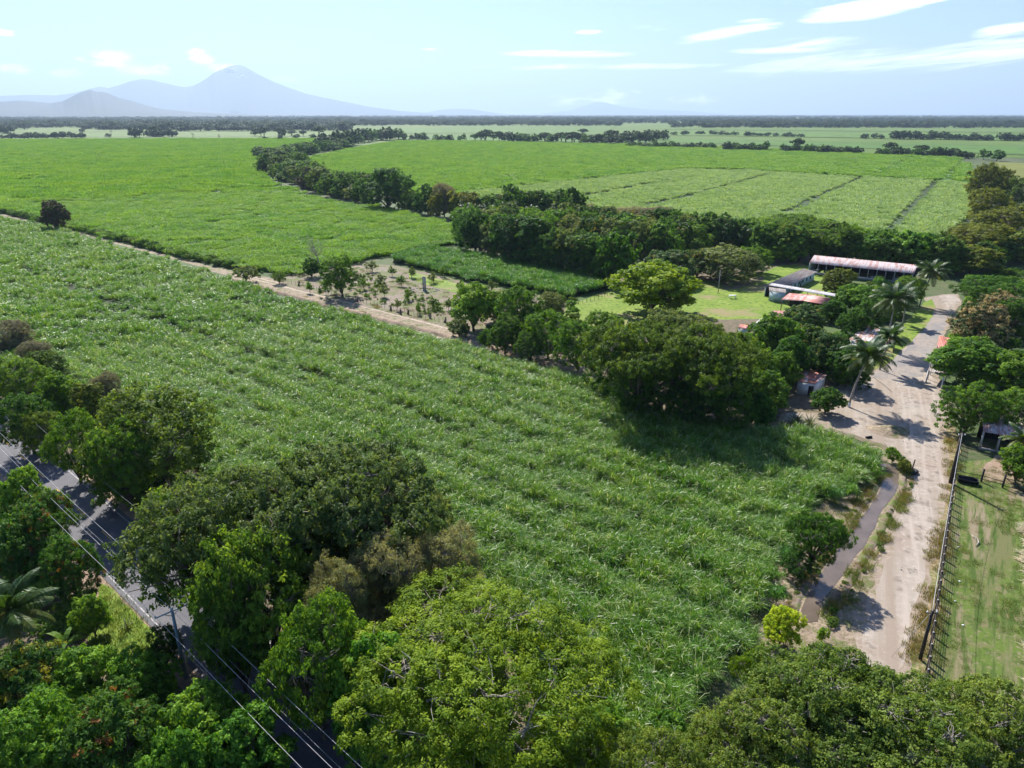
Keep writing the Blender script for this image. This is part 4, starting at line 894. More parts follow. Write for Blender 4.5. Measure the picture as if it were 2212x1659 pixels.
# ================================================================== TREES, NEAR TO FAR
# kind, px, py (crown centre), height, crown half width in px, material, label
TREES = [
 ('feather', 1020, 1420, 13, 318, None, 'largest feathery tree, yellow-lime spreading crown in the bottom centre'),
 ('broadc', 805, 1500, 12, 110, 'fresh', 'leafy mid green tree under the left edge of the lime crown, over the power lines'),
 ('broad', 880, 1625, 9, 125, 'fresh', 'fresh green tree cut by the bottom edge below the lime crown'),
 ('broadc', 1010, 1640, 8, 95, 'feather', 'small lime-tipped tree at the bottom edge, centre'),
 ('broad', 680, 1430, 14, 115, 'mid', 'dark shaded tree between the dry thicket and the asphalt road'),
 ('dry', 728, 1330, 13, 78, None, 'tan dry feathery tree leftmost of the dry thicket'),
 ('broad', 505, 1335, 15, 78, 'deep', 'added dark tree shading the asphalt right of the utility pole'),  # added to keep this stretch of road dark
 ('dry', 840, 1265, 13, 95, None, 'tan dry feathery tree in the middle of the dry thicket'),
 ('dry', 965, 1240, 12, 90, None, 'tan dry feathery tree nearest the cane, right of its thicket'),
 ('umb', 480, 1095, 17, 215, 'greyg', 'broad grey-green crown right above the asphalt road, left of the pair'),
 ('umb', 735, 1040, 17, 225, 'greyg', 'biggest grey-green crown at the edge of the near cane'),
 ('broad', 880, 1110, 12, 100, 'greyg', 'grey-green tree between the biggest crown and the dry thicket'),
 ('broad', 400, 1185, 15, 120, 'mid', 'mid green tree leaning over the road shoulder below the grey-green crown'),
 ('broad', 560, 1275, 16, 140, 'mid', 'light-leaved tree over the shaded stretch of asphalt'),
 ('broad', 670, 1190, 13, 100, 'olive', 'olive tree in the hollow between the grey-green crowns'),
 ('broad', 330, 940, 15, 140, 'olive', 'big dark olive tree at the field edge above the road bend'),
 ('broad', 262, 990, 13, 74, 'mid', 'green tree between the olive tree and the sunlit asphalt'),
 ('broad', 155, 955, 11, 60, 'mid', 'rounded green tree beside the far sunlit asphalt'),
 ('col', 195, 880, 9, 36, 'oliveyel', 'vine-covered column of a tree with a yellow-olive top'),
 ('broadc', 125, 850, 9, 48, 'mid', 'round tree with pale tips left of the vine-covered tree'),
 ('broad', 55, 905, 10, 65, 'deep', 'dark tree at the left edge where the asphalt comes in'),
 ('broad', 40, 815, 9, 62, 'mid', 'green tree on the left edge below the dry bushes'),
 ('broad', 95, 790, 7, 45, 'olive', 'low olive tree behind the pale-tipped one'),
 ('dry', 25, 725, 8, 45, 'drygrey', 'grey-brown dry bush at the left edge of the near cane'),
 ('dry', 75, 762, 6, 38, 'drygrey', 'smaller grey-brown dry bush right of the edge one'),
 ('dry', 228, 840, 7, 36, 'drygrey', 'almost bare twiggy tree right of the vine-covered tree'),
 ('broad', 100, 930, 8, 50, 'olive', 'low olive tree hanging over the start of the asphalt'),
 ('broadc', 55, 1075, 9, 55, 'fresh', 'bright green tree left of the sunlit asphalt'),
 ('mango', 55, 1175, 9, 85, 'mangored', 'mango tree with red new leaves, at the left edge above the palm'),
 ('mango', 150, 1225, 8, 58, 'mangored', 'mango tree with red new leaves touching the road shoulder'),
 ('mango', 95, 1120, 8, 62, 'mangored', 'farther red-flushed mango tree below the bright green tree'),
 ('broadc', 195, 1325, 5, 42, 'fresh', 'shrubby tree between the coconut palm and the roadside grass'),
 ('mango', 55, 1480, 8, 95, 'mangoyel', 'yellow-tipped mango tree at the left edge below the palm'),
 ('broadc', 180, 1470, 7, 85, 'fresh', 'fresh green round tree below the banana plant'),
 ('broadc', 305, 1475, 7, 78, 'fresh', 'fresh green round tree left of the grey utility pole'),
 ('mango', 80, 1600, 8, 115, 'fresh', 'green mango tree filling the bottom left corner'),
 ('mango', 250, 1590, 8, 110, 'mangored', 'mango tree with orange tips on the bottom edge'),
 ('broadc', 430, 1560, 8, 95, 'fresh', 'vivid leafy tree just below the foot of the utility pole'),
 ('broadc', 535, 1625, 8, 100, 'fresh', 'vivid leafy tree under the power lines at the bottom edge'),
 ('broad', 345, 1400, 5, 45, 'deep', 'dark shaded shrub on the shoulder left of the utility pole'),
 ('broadc', 400, 1655, 8, 80, 'fresh', 'low vivid tree at the bottom edge between mango and power lines'),
 ('sparse', 1790, 1500, 11, 170, 'thin', 'thin-leaved tree spreading below the end of the dirt road'),
 ('sparse', 1650, 1590, 10, 150, 'thin', 'thin-leaved tree at the lower corner of the cane field'),
 ('sparse', 1960, 1590, 11, 195, 'thin', 'thin-leaved tree on the bottom edge right of centre'),
 ('sparse', 2140, 1560, 10, 160, 'thin', 'thin-leaved tree in the bottom right corner'),
 ('sparse', 1420, 1665, 10, 120, 'thin', 'thin-leaved tree between the lime crown and the cane'),
 ('sparse', 1250, 1620, 9, 120, 'feather', 'yellow-green thin-leaved tree on the bottom edge under the lime crown'),
 ('sparse', 1760, 1655, 9, 150, 'thin', 'thin-leaved tree cut by the bottom edge'),
 ('sparse', 1640, 1440, 7, 55, 'feather', 'low yellow-green tree just below the bright lime bush'),
 ('broadc', 1690, 1350, 4.6, 44, 'lime2', 'bright lime bush-like tree beside the muddy ditch'),
 ('bush', 1776, 1372, 1.8, 15, 'fresh', 'small green bush in front of the dark shadow by the ditch'),
 ('umb', 1768, 1135, 7.8, 70, 'deep', 'small flat-topped tree on the bank of the muddy ditch'),
 ('broad', 1728, 1215, 3.4, 38, 'deep', 'dark shrub at the foot of the small ditch tree'),
 ('bush', 1930, 985, 2.6, 18, 'mid', 'green bush at the head of the ditch'),
 ('bush', 1951, 1006, 2.2, 19, 'oliveyel', 'yellow-green bush beside the old tyre'),
 # cluster left of the plaza
 ('umb', 1390, 735, 17, 140, 'olive', 'great umbrella tree, left half of the dark canopy over the farm track'),
 ('umb', 1530, 745, 17, 135, 'olive', 'great umbrella tree, right half of the dark canopy over the farm track'),
 ('umb', 1465, 712, 17, 125, 'greyg', 'umbrella tree at the back of the dark canopy, nearest the lawn'),
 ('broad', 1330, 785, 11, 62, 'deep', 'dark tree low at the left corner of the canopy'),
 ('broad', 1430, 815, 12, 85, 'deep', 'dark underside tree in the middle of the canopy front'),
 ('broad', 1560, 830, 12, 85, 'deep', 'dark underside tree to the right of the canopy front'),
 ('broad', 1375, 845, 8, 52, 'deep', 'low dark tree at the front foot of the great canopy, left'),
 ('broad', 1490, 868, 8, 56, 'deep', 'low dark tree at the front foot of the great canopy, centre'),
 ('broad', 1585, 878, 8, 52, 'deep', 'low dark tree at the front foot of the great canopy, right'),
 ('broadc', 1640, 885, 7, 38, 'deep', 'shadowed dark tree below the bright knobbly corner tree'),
 ('broad', 1300, 715, 10, 58, 'mid', 'mid green tree at the left shoulder of the great canopy'),
 ('broadc', 1410, 612, 14, 92, 'limeb', 'bright yellow-lime tree standing on the lawn edge'),
 ('broadc', 1460, 640, 8, 44, 'limeb', 'smaller lime tree touching the right side of the yellow-lime tree'),
 ('broadc', 1655, 840, 8, 56, 'mid', 'bright knobbly tree at the field corner left of the plaza'),
 ('broadc', 1668, 725, 11, 62, 'mid', 'knobbly green tree right of the great canopy'),
 ('broadc', 1712, 770, 9, 45, 'deep', 'dark green tree between the canopy and the rusty-roofed hut'),
 ('mango', 1790, 762, 9, 55, 'mango', 'dark glossy tree left of the middle coconut palm'),
 ('mango', 1738, 690, 8, 48, 'mango', 'round dark mango tree beside the red-brown roof'),
 ('broadc', 1788, 862, 5, 36, 'deep', 'dense dark shrub tree beside the hut at the plaza edge'),
 ('broadc', 1812, 606, 8, 38, 'oliveyel', 'olive-yellow tree in front of the long barn'),
 ('broadc', 1872, 645, 8, 36, 'fresh', 'fresh green tree in the yard right of the covered walkway'),
 ('broad', 1932, 640, 8, 40, 'olive', 'olive tree between the barn and the farthest palm'),
 ('mango', 1850, 700, 7, 40, 'deep', 'dark tree behind the rust-striped roof'),
 ('broadc', 1800, 668, 6, 30, 'deep', 'dark bushy tree in the shade right of the red roof'),
 ('broadc', 1690, 800, 8, 42, 'mid', 'green tree left of the rusty-roofed hut'),
 ('broadc', 1620, 790, 11, 62, 'mid', 'green tree joining the great canopy to the knobbly corner tree'),
 ('mango', 1835, 790, 8, 48, 'deep', 'dark tree directly left of the nearest coconut palm'),
 ('broadc', 1745, 735, 8, 40, 'mango', 'dark tree in front of the red-brown roof'),
 ('broad', 1880, 672, 9, 46, 'deep', 'dark spreading tree in the yard between shed and palms'),
 ('broadc', 1840, 640, 7, 34, 'mid', 'round green tree at the right end of the walkway roof'),
 ('broad', 1965, 625, 8, 36, 'mid', 'green tree left of the farthest coconut palm'),
 # garden
 ('broad', 735, 588, 12, 48, 'mid', 'round green tree with a bare trunk beside the farm track'),
 ('medium', 672, 577, 6, 20, 'deep', 'very dark shrub tree left of the round garden tree'),
 ('bush', 530, 592, 5, 26, 'greyg', 'grey-green shrub at the bend of the farm track'),
 ('broad', 602, 597, 4, 15, 'mid', 'small flat tree on the track edge'),
 ('broadc', 1022, 655, 12, 52, 'fresh', 'fresh green tree leftmost in the clump beside the garden'),
 ('broad', 1125, 668, 13, 55, 'mid', 'tallest green tree in the clump beside the garden'),
 ('broadc', 1075, 660, 8, 40, 'lime', 'lime-tipped tree between its two taller neighbours'),
 ('broad', 1185, 712, 11, 56, 'mid', 'green tree over the track, right in the garden clump'),
 ('broadc', 992, 707, 4.5, 26, 'greyg', 'pale grey-green shrub where the track passes the clump'),
 ('broadc', 1050, 730, 5, 19, 'mid', 'conical bush on the cane side of the farm track'),
 ('broad', 1190, 655, 7, 32, 'greyg', 'silvery tree between the garden clump and the lawn'),
 ('broad', 1250, 740, 11, 55, 'mid', 'tree joining the garden clump to the great canopy'),
 ('broad', 1090, 715, 9, 40, 'deep', 'dark tree at the foot of the garden clump'),
 ('broad', 1145, 745, 7, 36, 'deep', 'dark low tree shading the farm track'),
 # right side
 ('mango', 2122, 700, 10, 62, 'mangoflower', 'mango tree covered in tan flower spikes, beside the upper road'),
 ('mango', 2160, 665, 9, 48, 'mangoflower', 'second flowering mango at the right edge behind the first'),
 ('broadc', 2105, 778, 9, 88, 'mid', 'knobbly green tree hiding the orange roof'),
 ('broadc', 2190, 800, 9, 62, 'mid', 'knobbly green tree at the right edge beside the plaza'),
 ('broad', 2098, 872, 9, 62, 'mid', 'green tree at the lower right corner of the plaza'),
 ('broad', 2185, 885, 8, 62, 'mid', 'green tree over the dark open shed'),
 ('umb', 2150, 612, 10, 78, 'mid', 'flat-topped green tree at the upper right above the mangoes'),
 ('umb', 2195, 660, 9, 45, 'deep', 'dark flat-topped tree on the right edge'),
 ('broad', 2135, 515, 13, 80, 'oliveyel', 'broad olive-yellow tree at the right edge behind the barn'),
 ('broad', 2180, 475, 14, 65, 'oliveyel', 'olive-yellow tree against the pale cane field'),
 ('broadc', 2100, 560, 9, 58, 'oliveyel', 'olive tree just right of the barn end'),
 ('broad', 2140, 392, 24, 44, 'oliveyel', 'tall bushy tree at the far right corner of the pale field'),
 ('broad', 2140, 440, 18, 50, 'oliveyel', 'bushy tree right below the tallest one on the right'),
 ('broad', 2198, 412, 18, 34, 'olive', 'tree at the right edge behind the tall bushy one'),
 ('broadc', 2205, 1000, 6, 38, 'mid', 'leafy tree cut by the right edge over the shed'),
 # lone tree left
 ('broadc', 115, 462, 14, 29, 'redbrown', 'lone dark reddish tree beside the farm track on the left'),
]
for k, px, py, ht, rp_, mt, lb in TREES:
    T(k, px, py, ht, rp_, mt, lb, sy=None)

# farm saplings and shrubs
g = np.random.default_rng(21)
SAP = [(803, 573, 15, 'greyg', 'bushy grey-green shrub at the top left of the garden'), (847, 583, 11, 'mid', 'round shrub next to the grey-green one'), (888, 586, 13, 'olive', 'low shrub under the tall cane'),
       (936, 597, 13, 'greyg', 'pale shrub right of the concrete column'), (822, 600, 12, 'greyg', 'pale sapling in the upper garden row'), (866, 604, 12, 'mid', 'leafy sapling left of the concrete column'),
       (830, 625, 15, 'greyg', 'grey sapling pair in the garden middle'), (880, 633, 12, 'mid', 'sapling below the concrete column'), (785, 612, 11, 'mid', 'young tree right of the round garden tree'),
       (935, 650, 13, 'mid', 'upright sapling in front of the clump'), (968, 655, 12, 'olive', 'leaning sapling beside the clump'), (905, 664, 9, 'mid', 'thin sapling in the lowest garden row'),
       (858, 655, 9, 'greyg', 'thin pale sapling in the lowest garden row'), (700, 612, 9, 'mid', 'small sapling by the fence under the round tree'), (669, 618, 11, 'mid', 'banana-like sapling left of the round tree'),
       (690, 628, 7, 'olive', 'low weed shrub on the track edge'), (997, 615, 12, 'mid', 'sapling at the foot of the cane strip'), (1062, 615, 14, 'greyg', 'dark pale-tipped shrub at the cane strip end'),
       (955, 585, 9, 'mid', 'tuft of shrub against the cane strip wall'), (760, 590, 8, 'mid', 'tiny sapling behind the round garden tree')]
for px, py, rr, mt, lb in SAP:
    T('sapling', px, py, 2.6 + rr * .09, rr, mt, lb, 'saplings in the garden plot')
x, y = grid_in(G([(745, 592), (860, 600), (985, 680), (930, 684), (800, 650), (730, 628)]), 1.7, 1.0, g)
kk_ = lowf(x, y, .35, 17) + g.normal(size=len(x)) * .25 > .12; x, y = x[kk_], y[kk_]
C_sap = coll('seedling_set', [bpy.data.objects.new('seedling', TT['sapling'][0]['crown'])])
scatter('seedlings', np.c_[x, y, np.full(len(x), -.2)], C_sap, (g.uniform(.14, .62, (len(x), 1)) ** 1.3 + .08) * np.ones((1, 3)), 'rows of pale seedlings in the garden soil', 'seedlings')

# bare trees
def bare_tree(px, py, ht, label, name='bare_tree', mat='barkpale', lean=(0, 0), dens=26, r=.16, spread=1.0):
    p = W(px, py); g = np.random.default_rng(int(px * 7 + py))
    root = link(name, None); root.location = (p.x, p.y, 0); tag(root, label, 'tree')
    a = MB(); b = MB()
    top = np.array([lean[0], lean[1], ht])
    a.tube([(0, 0, -.2), top * .5 + [.1, 0, 0], top * .8], [r, r * .6, r * .25], 6)
    for k in range(dens):
        u = g.uniform(.25, .85); s = top * u; az = g.uniform(0, 2 * PI); L = ht * g.uniform(.15, .4) * (1.15 - u) * spread + .5
        e = s + np.array([math.cos(az) * L, math.sin(az) * L, L * g.uniform(.7, 1.3)]); m = (s + e) / 2 + g.normal(size=3) * L * .1
        b.tube([s, m, e], [r * .3, r * .2, r * .08], 4)
        for q in range(6):
            v = g.uniform(.3, 1); s2 = s + (e - s) * v; e2 = s2 + g.normal(size=3) * L * .3 + [0, 0, L * .25]
            b.tube([s2, e2], [r * .12, r * .05], 3)
    link('trunk', a.mesh('trunk', [M[mat]], True), root); link('branches', b.mesh('branches', [M[mat]], True), root)
bare_tree(697, 592, 12.5, 'leafless leaning grey tree rising behind the dark shrub', lean=(-3.2, 1, ), dens=34, r=.2)
for px, py, h, lb in ((417, 301, 13, 'bare dead tree alone in the far left field, left of two'), (474, 301, 10, 'bare dead tree alone in the far left field, right of two'), (241, 291, 13, 'tall thin bare tree beyond the left cane field')):
    bare_tree(px, py, h, lb, mat='bark', dens=20, r=.35, spread=1.3)

# belts and rows of trees in the middle distance ------------------------------------------------
g = np.random.default_rng(33)
def row(pts, n, hts, rr, mats, label, group, kind='medium', jit=4, far=False, cat='tree', jy=None):
    P = np.array(pts, float); d = np.r_[0, np.cumsum(np.hypot(*(P[1:] - P[:-1]).T))]
    for i in range(n):
        u = (i + .5) / n * d[-1] + g.uniform(-.3, .3) * d[-1] / n
        px = np.interp(u, d, P[:, 0]) + g.uniform(-jit, jit); py = np.interp(u, d, P[:, 1]) + g.uniform(-1, 1) * (jit * .5 if jy is None else jy)
        p = W(px, py); h = g.uniform(*hts) * (1.4 if far else 1); r = g.uniform(*rr) * (1.15 if far else 1)
        kk = kind if isinstance(kind, str) else kind[g.integers(len(kind))]
        mt = mats[g.integers(len(mats))]
        if far: putfar(kk, (p.x, p.y, 0), r, h, mt, label, group, cat=cat)
        else: put(kk, (p.x, p.y, 0), r, h, M and mt, label, group, cat=cat)
BELT = 'trees of the winding belt between the green fields'
for px, py, h, r, mt, kd, lb in ((838, 453, 22, 15, 'deep', 'mango', 'largest dome-topped tree of the winding belt, standing well above its neighbours'), (785, 440, 11, 6, 'mid', 'medium', 'dark tree just left of the dome-topped one'),
        (765, 438, 8, 6, 'greyg', 'medium', 'greyish bush tree at the foot of the belt, left of the dome'), (880, 458, 9, 6, 'mid', 'medium', 'green tree right of the dome-topped one'), (925, 465, 12, 6.5, 'deep', 'medium', 'dark twin-topped tree in the belt'),
        (960, 470, 13, 6, 'drygrey', 'dry', 'grey-brown leafless-looking tree in the belt'), (900, 462, 8, 4, 'deep', 'medium', 'small dark tree in the shadow right of the dome'), (945, 472, 9, 4.5, 'oliveyel', 'medium', 'olive tree at the foot of the grey-brown one'),
        (745, 430, 12, 7, 'deep', 'medium', 'dark tree of the belt left of the pale track'), (715, 425, 11, 7, 'mid', 'medium', 'mid green tree of the belt before the curve'), (690, 415, 12, 8, 'olive', 'medium', 'olive round tree inside the lower curve of the belt'),
        (665, 407, 11, 7, 'redbrown', 'medium', 'brownish tree inside the curve of the belt')):
    p = W(px, py); put(kd, (p.x, p.y, 0), r * (1.15 if px != 838 else 1), h * (1.3 if px != 838 else 1), mt, lb, BELT)
row([(600, 384), (640, 398), (690, 408), (740, 420), (800, 432)], 17, (11, 16), (7, 10), ['deep', 'mid', 'olive', 'mid', 'greyg'], 'dark tree inside the lower curve of the winding belt', BELT)
row([(575, 376), (620, 378), (655, 390), (700, 402)], 16, (12, 17), (8, 11), ['deep', 'mid', 'olive', 'mid', 'greyg'], 'dark rounded tree on the outer curve of the winding belt', BELT)
row([(572, 366), (600, 362), (640, 360), (655, 372)], 16, (12, 17), (8, 12), ['deep', 'mid', 'olive'], 'dark tree at the hairpin of the winding belt', BELT)
row([(562, 342), (600, 343), (640, 338), (700, 328), (760, 318)], 24, (11, 16), (9, 13), ['deep', 'mid'], 'dark tree on the upper arm of the winding belt', BELT)
row([(700, 322), (760, 314), (810, 305), (860, 300)], 24, (12, 19), (10, 15), ['farleaf', 'deep'], 'distant tree where the winding belt meets the far fields', BELT, kind='far', far=True)
for px, py, h, r, lb in ((785, 303, 22, 14, 'tall spreading tree at the far end of the winding belt'), (690, 297, 24, 17, 'tall flat-topped tree alone beyond the left cane field'), (820, 298, 17, 13, 'broad dark tree at the far tip of the winding belt')):
    p = W(px, py); putfar('farumb', (p.x, p.y, 0), r, h, 'farleaf', lb, None)
# belt right of the dome, with palms and dry scrub
row([(985, 478), (1040, 470), (1100, 470), (1180, 472), (1240, 476)], 16, (10, 15), (6, 8), ['deep', 'mid', 'mid', 'oliveyel'], 'leafy tree behind the small coconut palms', 'trees behind the orchard')
row([(1250, 478), (1320, 480), (1380, 485), (1440, 490), (1470, 496)], 12, (5, 9), (6, 8), ['drygrey', 'drygrey', 'dry'], 'grey-brown dry scrub tree at the edge of the pale field', 'dry scrub behind the orchard', kind='dry')
row([(1230, 492), (1350, 498), (1450, 505), (1520, 505)], 12, (5, 8), (4.5, 6), ['mid', 'oliveyel', 'fresh'], 'low green tree between dry scrub and orchard', 'trees behind the orchard')
for px, py, h, r, mt, lb in ((1100, 452, 18, 8, 'deep', 'tall dark tree sticking up above the orchard, left'), (1236, 462, 18, 7, 'deep', 'tall narrow dark tree sticking up above the orchard, right')):
    p = W(px, py + 30); put('medium', (p.x, p.y, 0), r, h, mt, lb, None)
# orchard: rows of dense mango-like trees
ORCH = 'orchard trees'
row([(1010, 540), (1060, 556), (1120, 570), (1180, 583), (1240, 597), (1300, 608), (1350, 620)], 15, (13.5, 17), (5.5, 7.5), ['mango', 'mangoyel', 'deep', 'mid', 'greyg'], 'front-row orchard tree facing the cane strip', ORCH, kind=['col', 'mango', 'medium', 'mango'], jit=3)
row([(1010, 520), (1080, 532), (1160, 543), (1240, 555), (1340, 570), (1440, 585)], 16, (13, 16), (6, 8), ['mango', 'mid', 'mangoyel', 'fresh', 'greyg'], 'orchard tree in the second row', ORCH, kind=['mango', 'medium', 'mango'], jit=3)
row([(1060, 508), (1160, 518), (1280, 530), (1400, 545), (1500, 560)], 16, (12, 15), (6, 8), ['mango', 'mid', 'greyg', 'fresh'], 'orchard tree in the middle rows', ORCH, kind=['mango', 'medium'], jit=5)
row([(1200, 505), (1300, 515), (1420, 525), (1540, 540)], 14, (11, 14), (6, 8), ['deep', 'mid', 'mangoyel', 'greyg'], 'orchard tree in the back rows', ORCH, kind=['mango', 'medium'], jit=6)
for px, py, h, r, mt, lb in ((1440, 612, 10, 9.5, 'mango', 'wide grey-glinting mango tree between orchard and yellow-lime tree'), (1565, 605, 11, 10.5, 'greyg', 'huge round mango tree over the bare shaded ground'), (1505, 600, 9, 6, 'mangoyel', 'yellow-tipped mango left of the huge round one'),
        (1625, 590, 9, 6, 'mid', 'green tree on the right side of the huge round mango')):
    p = W(px, py); put('mango', (p.x, p.y, 0), r, h, mt, lb, None)
# raintrees behind the barn
for px, py, h, r, mt, lb in ((1700, 545, 14, 17, 'mid', 'wide flat raintree behind the shed, left of two'), (1780, 560, 13, 14, 'mid', 'wide flat raintree behind the barn, right of two'), (1890, 568, 11, 12, 'mid', 'flat-topped tree behind the middle of the barn'), (1960, 572, 11, 9, 'fresh', 'green tree behind the right end of the barn')):
    p = W(px, py); put('umb', (p.x, p.y, 0), r, h, mt, lb, None)
row([(1640, 560), (1720, 566), (1800, 560), (1900, 572), (2000, 585), (2050, 590)], 20, (10, 14), (6, 8), ['mid', 'fresh', 'olive', 'mid'], 'tree in the dense row behind barn and shed', 'trees behind the barn', kind=['medium', 'mango'], jit=5)
row([(1500, 545), (1560, 548), (1620, 552), (1690, 560)], 10, (11, 15), (6, 8), ['deep', 'mango', 'mid'], 'dark tree above the huge round mango', 'trees behind the barn', kind=['medium', 'mango'], jit=5)
row([(2060, 600), (2090, 585), (2140, 570), (2220, 560)], 7, (8, 11), (6, 8), ['oliveyel', 'olive', 'mid'], 'olive tree in the grove above the flat-topped right-hand trees', 'trees at the upper right', kind='medium', jit=6)
row([(2060, 545), (2100, 520), (2150, 500), (2220, 490)], 7, (8, 11), (6, 8), ['oliveyel', 'olive'], 'olive-yellow tree in the grove along the pale field', 'trees at the upper right', kind='broadc', jit=6)
row([(2110, 455), (2125, 430), (2140, 410)], 4, (14, 18), (8, 11), ['oliveyel'], 'olive tree in the tall row at the far right field corner', 'trees at the upper right', kind='broadc', jit=3)

# hedgerows in the distance ---------------------------------------------------------------------
row([(870, 303), (930, 304), (985, 306), (1010, 305)], 11, (6, 11), (5, 9), ['farleaf', 'deep'], 'small dark tree in the gappy hedgerow beyond the bright right field', 'far hedgerow left part', kind='far', far=True, jit=4, jy=.6)
row([(1020, 306), (1100, 307), (1200, 310), (1300, 312), (1338, 313)], 24, (9, 14), (9, 13), ['farleaf', 'deep'], 'dark tree in the dense far hedgerow behind the bright right field', 'far hedgerow middle part', kind=['far', 'far', 'farumb'], far=True, jit=4, jy=.6)
for px, py, h, r, lb in ((1050, 306, 22, 16, 'domed tree standing above the dense far hedgerow, left'), (1235, 311, 20, 17, 'broad domed tree above the dense far hedgerow, right'), (1320, 309, 22, 18, 'big domed tree near the end of the dense far hedgerow'), (1380, 314, 20, 15, 'domed tree where the far hedgerow steps down'),
                         (1722, 328, 18, 10, 'flat-topped tree rising from the far right hedgerow, leftmost'), (1920, 333, 15, 10, 'flat-topped tree rising from the far right hedgerow, middle'), (1990, 337, 13, 12, 'flat-topped tree rising from the far right hedgerow, rightmost'),
                         (1260, 293, 16, 14, 'lone tall tree in the pale field behind the dense hedgerow')):
    p = W(px, py); putfar('farumb', (p.x, p.y, 0), r, h, 'farleaf', lb, None)
row([(1350, 312), (1420, 308), (1440, 300), (1340, 302)], 12, (10, 15), (9, 13), ['farleaf'], 'dark tree behind the step of the far hedgerow', 'far hedgerow middle part', kind='far', far=True, jit=8, jy=2)
row([(1350, 318), (1440, 320), (1540, 323)], 16, (5, 8), (5, 7), ['farleaf', 'deep'], 'low bush-like tree in the hedgerow right of the step', 'far hedgerow right part', kind='far', far=True, jit=4, jy=.6)
row([(1560, 326), (1660, 328)], 9, (6, 10), (6, 8), ['farleaf', 'deep'], 'dark round tree in the short hedgerow behind the pale field lines', 'far hedgerow right part', kind='far', far=True, jit=4, jy=.6)
row([(1685, 329), (1730, 330), (1815, 333)], 14, (6, 9), (5, 7), ['farleaf', 'deep'], 'dark tree in the far right hedgerow around the leftmost flat-topped tree', 'far hedgerow right part', kind='far', far=True, jit=4, jy=.6)
row([(1825, 333), (1860, 334)], 5, (5, 8), (4, 6), ['farleaf'], 'small tree in the middle of the far right hedgerow', 'far hedgerow right part', kind='far', far=True, jit=3, jy=.6)
row([(1890, 336), (2100, 343)], 20, (5, 9), (4.5, 7), ['farleaf', 'deep'], 'dark tree in the far right hedgerow near the right edge', 'far hedgerow right part', kind='far', far=True, jit=4, jy=.6)
for px, py, lb in ((2125, 345, 'rounded tree at the right end of the far hedgerow'), (2152, 348, 'dark rounded tree just above the tall bushy trees on the right')):
    p = W(px, py); putfar('far', (p.x, p.y, 0), 8, 12, 'deep', lb, None)
row([(0, 300), (90, 300), (180, 298)], 22, (5, 10), (6, 9), ['farleaf'], 'dark bush-like tree in the hedgerow at the far left', 'far left hedgerow', kind='far', far=True, jit=5, jy=.5)
row([(0, 289), (25, 289)], 4, (12, 17), (10, 14), ['farleaf'], 'tall dark tree at the left edge beyond the fields', 'far left hedgerow', kind='far', far=True, jit=4, jy=.5)
for px, py, h, r, lb in ((234, 297, 9, 7, 'single round bush tree, lowest of the far left field'), (178, 286, 12, 9, 'single round tree beyond the far left hedgerow'), (180, 297, 8, 8, 'round bush closing the far left hedgerow')):
    p = W(px, py); putfar('far', (p.x, p.y, 0), r, h, 'farleaf', lb, None)
row([(285, 297), (305, 297)], 3, (13, 16), (10, 13), ['farleaf'], 'dense dark tree in the tight cluster in the far left field', 'far left cluster', kind='far', far=True, jit=3, jy=.4)
row([(318, 296), (345, 296), (378, 296)], 9, (8, 13), (9, 12), ['farleaf'], 'tree in the cluster right of the tight one, far left field', 'far left cluster', kind='far', far=True, jit=3, jy=.4)
p = W(335, 295); putfar('farumb', (p.x, p.y, 0), 16, 24, 'farleaf', 'tall flat-topped tree above the far left cluster', None)
row([(540, 296), (580, 296), (640, 294), (660, 294)], 8, (9, 17), (8, 13), ['farleaf'], 'scattered tree in the far field left of the belt', 'far scattered trees', kind=['farumb', 'far'], far=True, jit=8, jy=2)
row([(560, 303), (620, 301), (740, 297), (760, 286)], 6, (5, 8), (5, 8), ['farleaf'], 'tiny bush in the far field left of the belt', 'far scattered trees', kind='far', far=True, jit=10, jy=2)
row([(1455, 292), (1510, 290), (1560, 293), (1620, 294), (1740, 297)], 20, (5, 8), (7, 10), ['farleaf'], 'low dark bush in the upper line across the far right fields', 'far upper bush line', kind='far', far=True, jit=6, jy=.7)
row([(1860, 300), (1905, 300)], 4, (5, 8), (6, 9), ['farleaf'], 'small bush group in the upper far right field', 'far upper bush line', kind='far', far=True, jit=6, jy=.5)
row([(1925, 301), (2015, 302)], 12, (7, 13), (8, 12), ['farleaf'], 'dark tree in the left thicket of the upper far right field', 'far upper thickets', kind='far', far=True, jit=5, jy=.5)
row([(2030, 302), (2090, 303), (2140, 304)], 12, (6, 12), (8, 11), ['farleaf'], 'dark tree in the middle thicket of the upper far right field', 'far upper thickets', kind='far', far=True, jit=5, jy=.5)
row([(2160, 304), (2215, 305)], 7, (7, 11), (8, 11), ['farleaf'], 'dark tree in the thicket at the right edge of the upper far field', 'far upper thickets', kind='far', far=True, jit=5, jy=.5)

